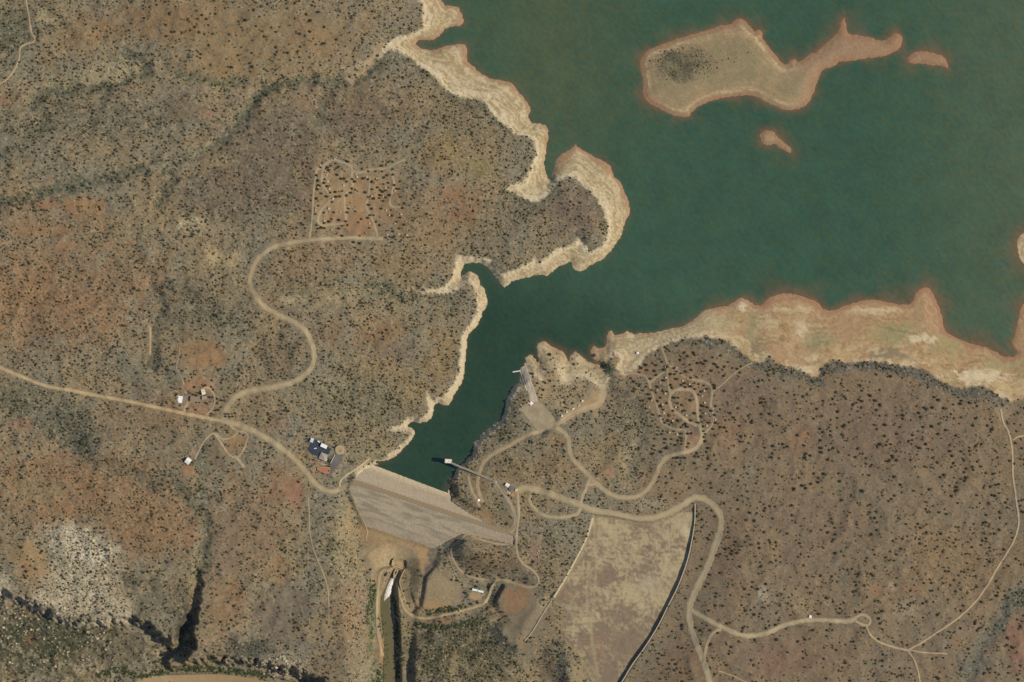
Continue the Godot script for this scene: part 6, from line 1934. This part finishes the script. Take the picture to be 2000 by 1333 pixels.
	sow("riverside_brush", "greener brush along the river banks below the dam", [crowns[2]], river, green)

func rock_mesh(seed_: int) -> ArrayMesh:
	var st := SurfaceTool.new()
	st.begin(Mesh.PRIMITIVE_TRIANGLES)
	st.set_smooth_group(-1)
	var s := SphereMesh.new()
	s.radius = 1.0
	s.height = 2.0
	s.radial_segments = 7
	s.rings = 3
	var arr := s.get_mesh_arrays()
	var src: PackedVector3Array = arr[Mesh.ARRAY_VERTEX]
	var ix: PackedInt32Array = arr[Mesh.ARRAY_INDEX]
	for q in ix:
		var p := src[q]
		st.add_vertex(p * (1.0 + 0.5 * n_fine.get_noise_3d(p.x * 5 + seed_ * 9, p.y * 5, p.z * 5)) * Vector3(1.1, 0.75, 0.9))
	st.generate_normals()
	return st.commit()

func scatter_rocks() -> void:
	var pale := []
	var grey := []
	# blocks below the south-west rim, on the slope by the river and in rocky clearings
	for a in [[70,1250, 150,60, 420, 1.2, 3.6], [20,1215, 60,30, 80, 1.4, 4.0], [555,1305, 55,26, 340, 1.3, 3.4], [230,1290, 60,30, 140, 0.8, 1.8], [165,1080, 74,40, 900, 0.6, 1.7], [120,1185, 60,22, 160, 0.6, 1.6], [440,1280, 60,30, 120, 0.8, 1.6], [1230,830, 60,70, 260, 0.6, 1.4], [660,1100, 40,80, 220, 0.6, 1.4], [1045,1080, 10,28, 60, 0.8, 1.8], [375,440, 34,24, 120, 0.6, 1.3], [640,650, 120,40, 120, 0.5, 1.1], [900,1285, 90,50, 160, 0.7, 1.6], [300,640, 30,60, 90, 0.6, 1.4], [1100,760, 60,40, 160, 0.5, 1.2]]:
		for k in int(a[4]):
			var u := rng.randf_range(-1, 1)
			var w := rng.randf_range(-1, 1)
			var x: float = a[0] + u * a[2]
			var z: float = a[1] + w * a[3]
			if u * u + w * w > 1.0 or x < -90 or n_mid.get_noise_2d(x, z) < -0.15: continue
			var i := int((x - FX0) / ST + 0.5)
			var j := int((z - FZ0) / ST + 0.5)
			if bare[j * NX + i] or wet[j * NX + i] < 1.0: continue
			var s := lerpf(a[5], a[6], pow(rng.randf(), 2.2))
			pale.append(Transform3D(Basis(Vector3.UP, rng.randf_range(0, TAU)).scaled(Vector3(s, s * 0.8, s * rng.randf_range(0.7, 1.0))), on(x, z, s * 0.2) - Vector3(OX, 0, OZ)))
	# stones of the canyon shores
	for k in 5200:
		var x: float = rng.randf_range(740, 1060)
		var z: float = rng.randf_range(520, 960)
		var i := int((x - FX0) / ST + 0.5)
		var j := int((z - FZ0) / ST + 0.5)
		var q := j * NX + i
		if bare[q] or wet[q] < 0.5 or wet[q] > 9.0: continue
		var s := rng.randf_range(0.4, 1.2)
		grey.append(Transform3D(Basis(Vector3.UP, rng.randf_range(0, TAU)).scaled(Vector3(s, s * 0.8, s * 0.8)), on(x, z, s * 0.1) - Vector3(OX, 0, OZ)))
	# riprap on the dam
	for k in 5200:
		var x: float = rng.randf_range(690, 1000)
		var z: float = rng.randf_range(905, 1075)
		var uv := dam_uv(x, z)
		if signed(dam_outline(), Vector2(x, z)) > -3.0 or absf(uv.y) < 6.0 or rng.randf() < 0.3: continue
		var s := rng.randf_range(0.3, 0.85)
		grey.append(Transform3D(Basis(Vector3.UP, rng.randf_range(0, TAU)).scaled(Vector3(s, s * 0.7, s * 0.8)), Vector3(x - OX, dam_height(x, z) + 0.1, z - OZ)))
	sow("boulders", "pale boulders strewn over the canyon slopes and rocky clearings", [rock_mesh(1)], pale, [lin(158, 148, 124), lin(144, 134, 110), lin(176, 166, 142), lin(134, 120, 98)])
	sow("riprap_stones", "broken tan stones along the canyon shore and on the dam faces", [rock_mesh(2)], grey, [lin(164, 150, 124), lin(150, 138, 116), lin(176, 160, 132)])
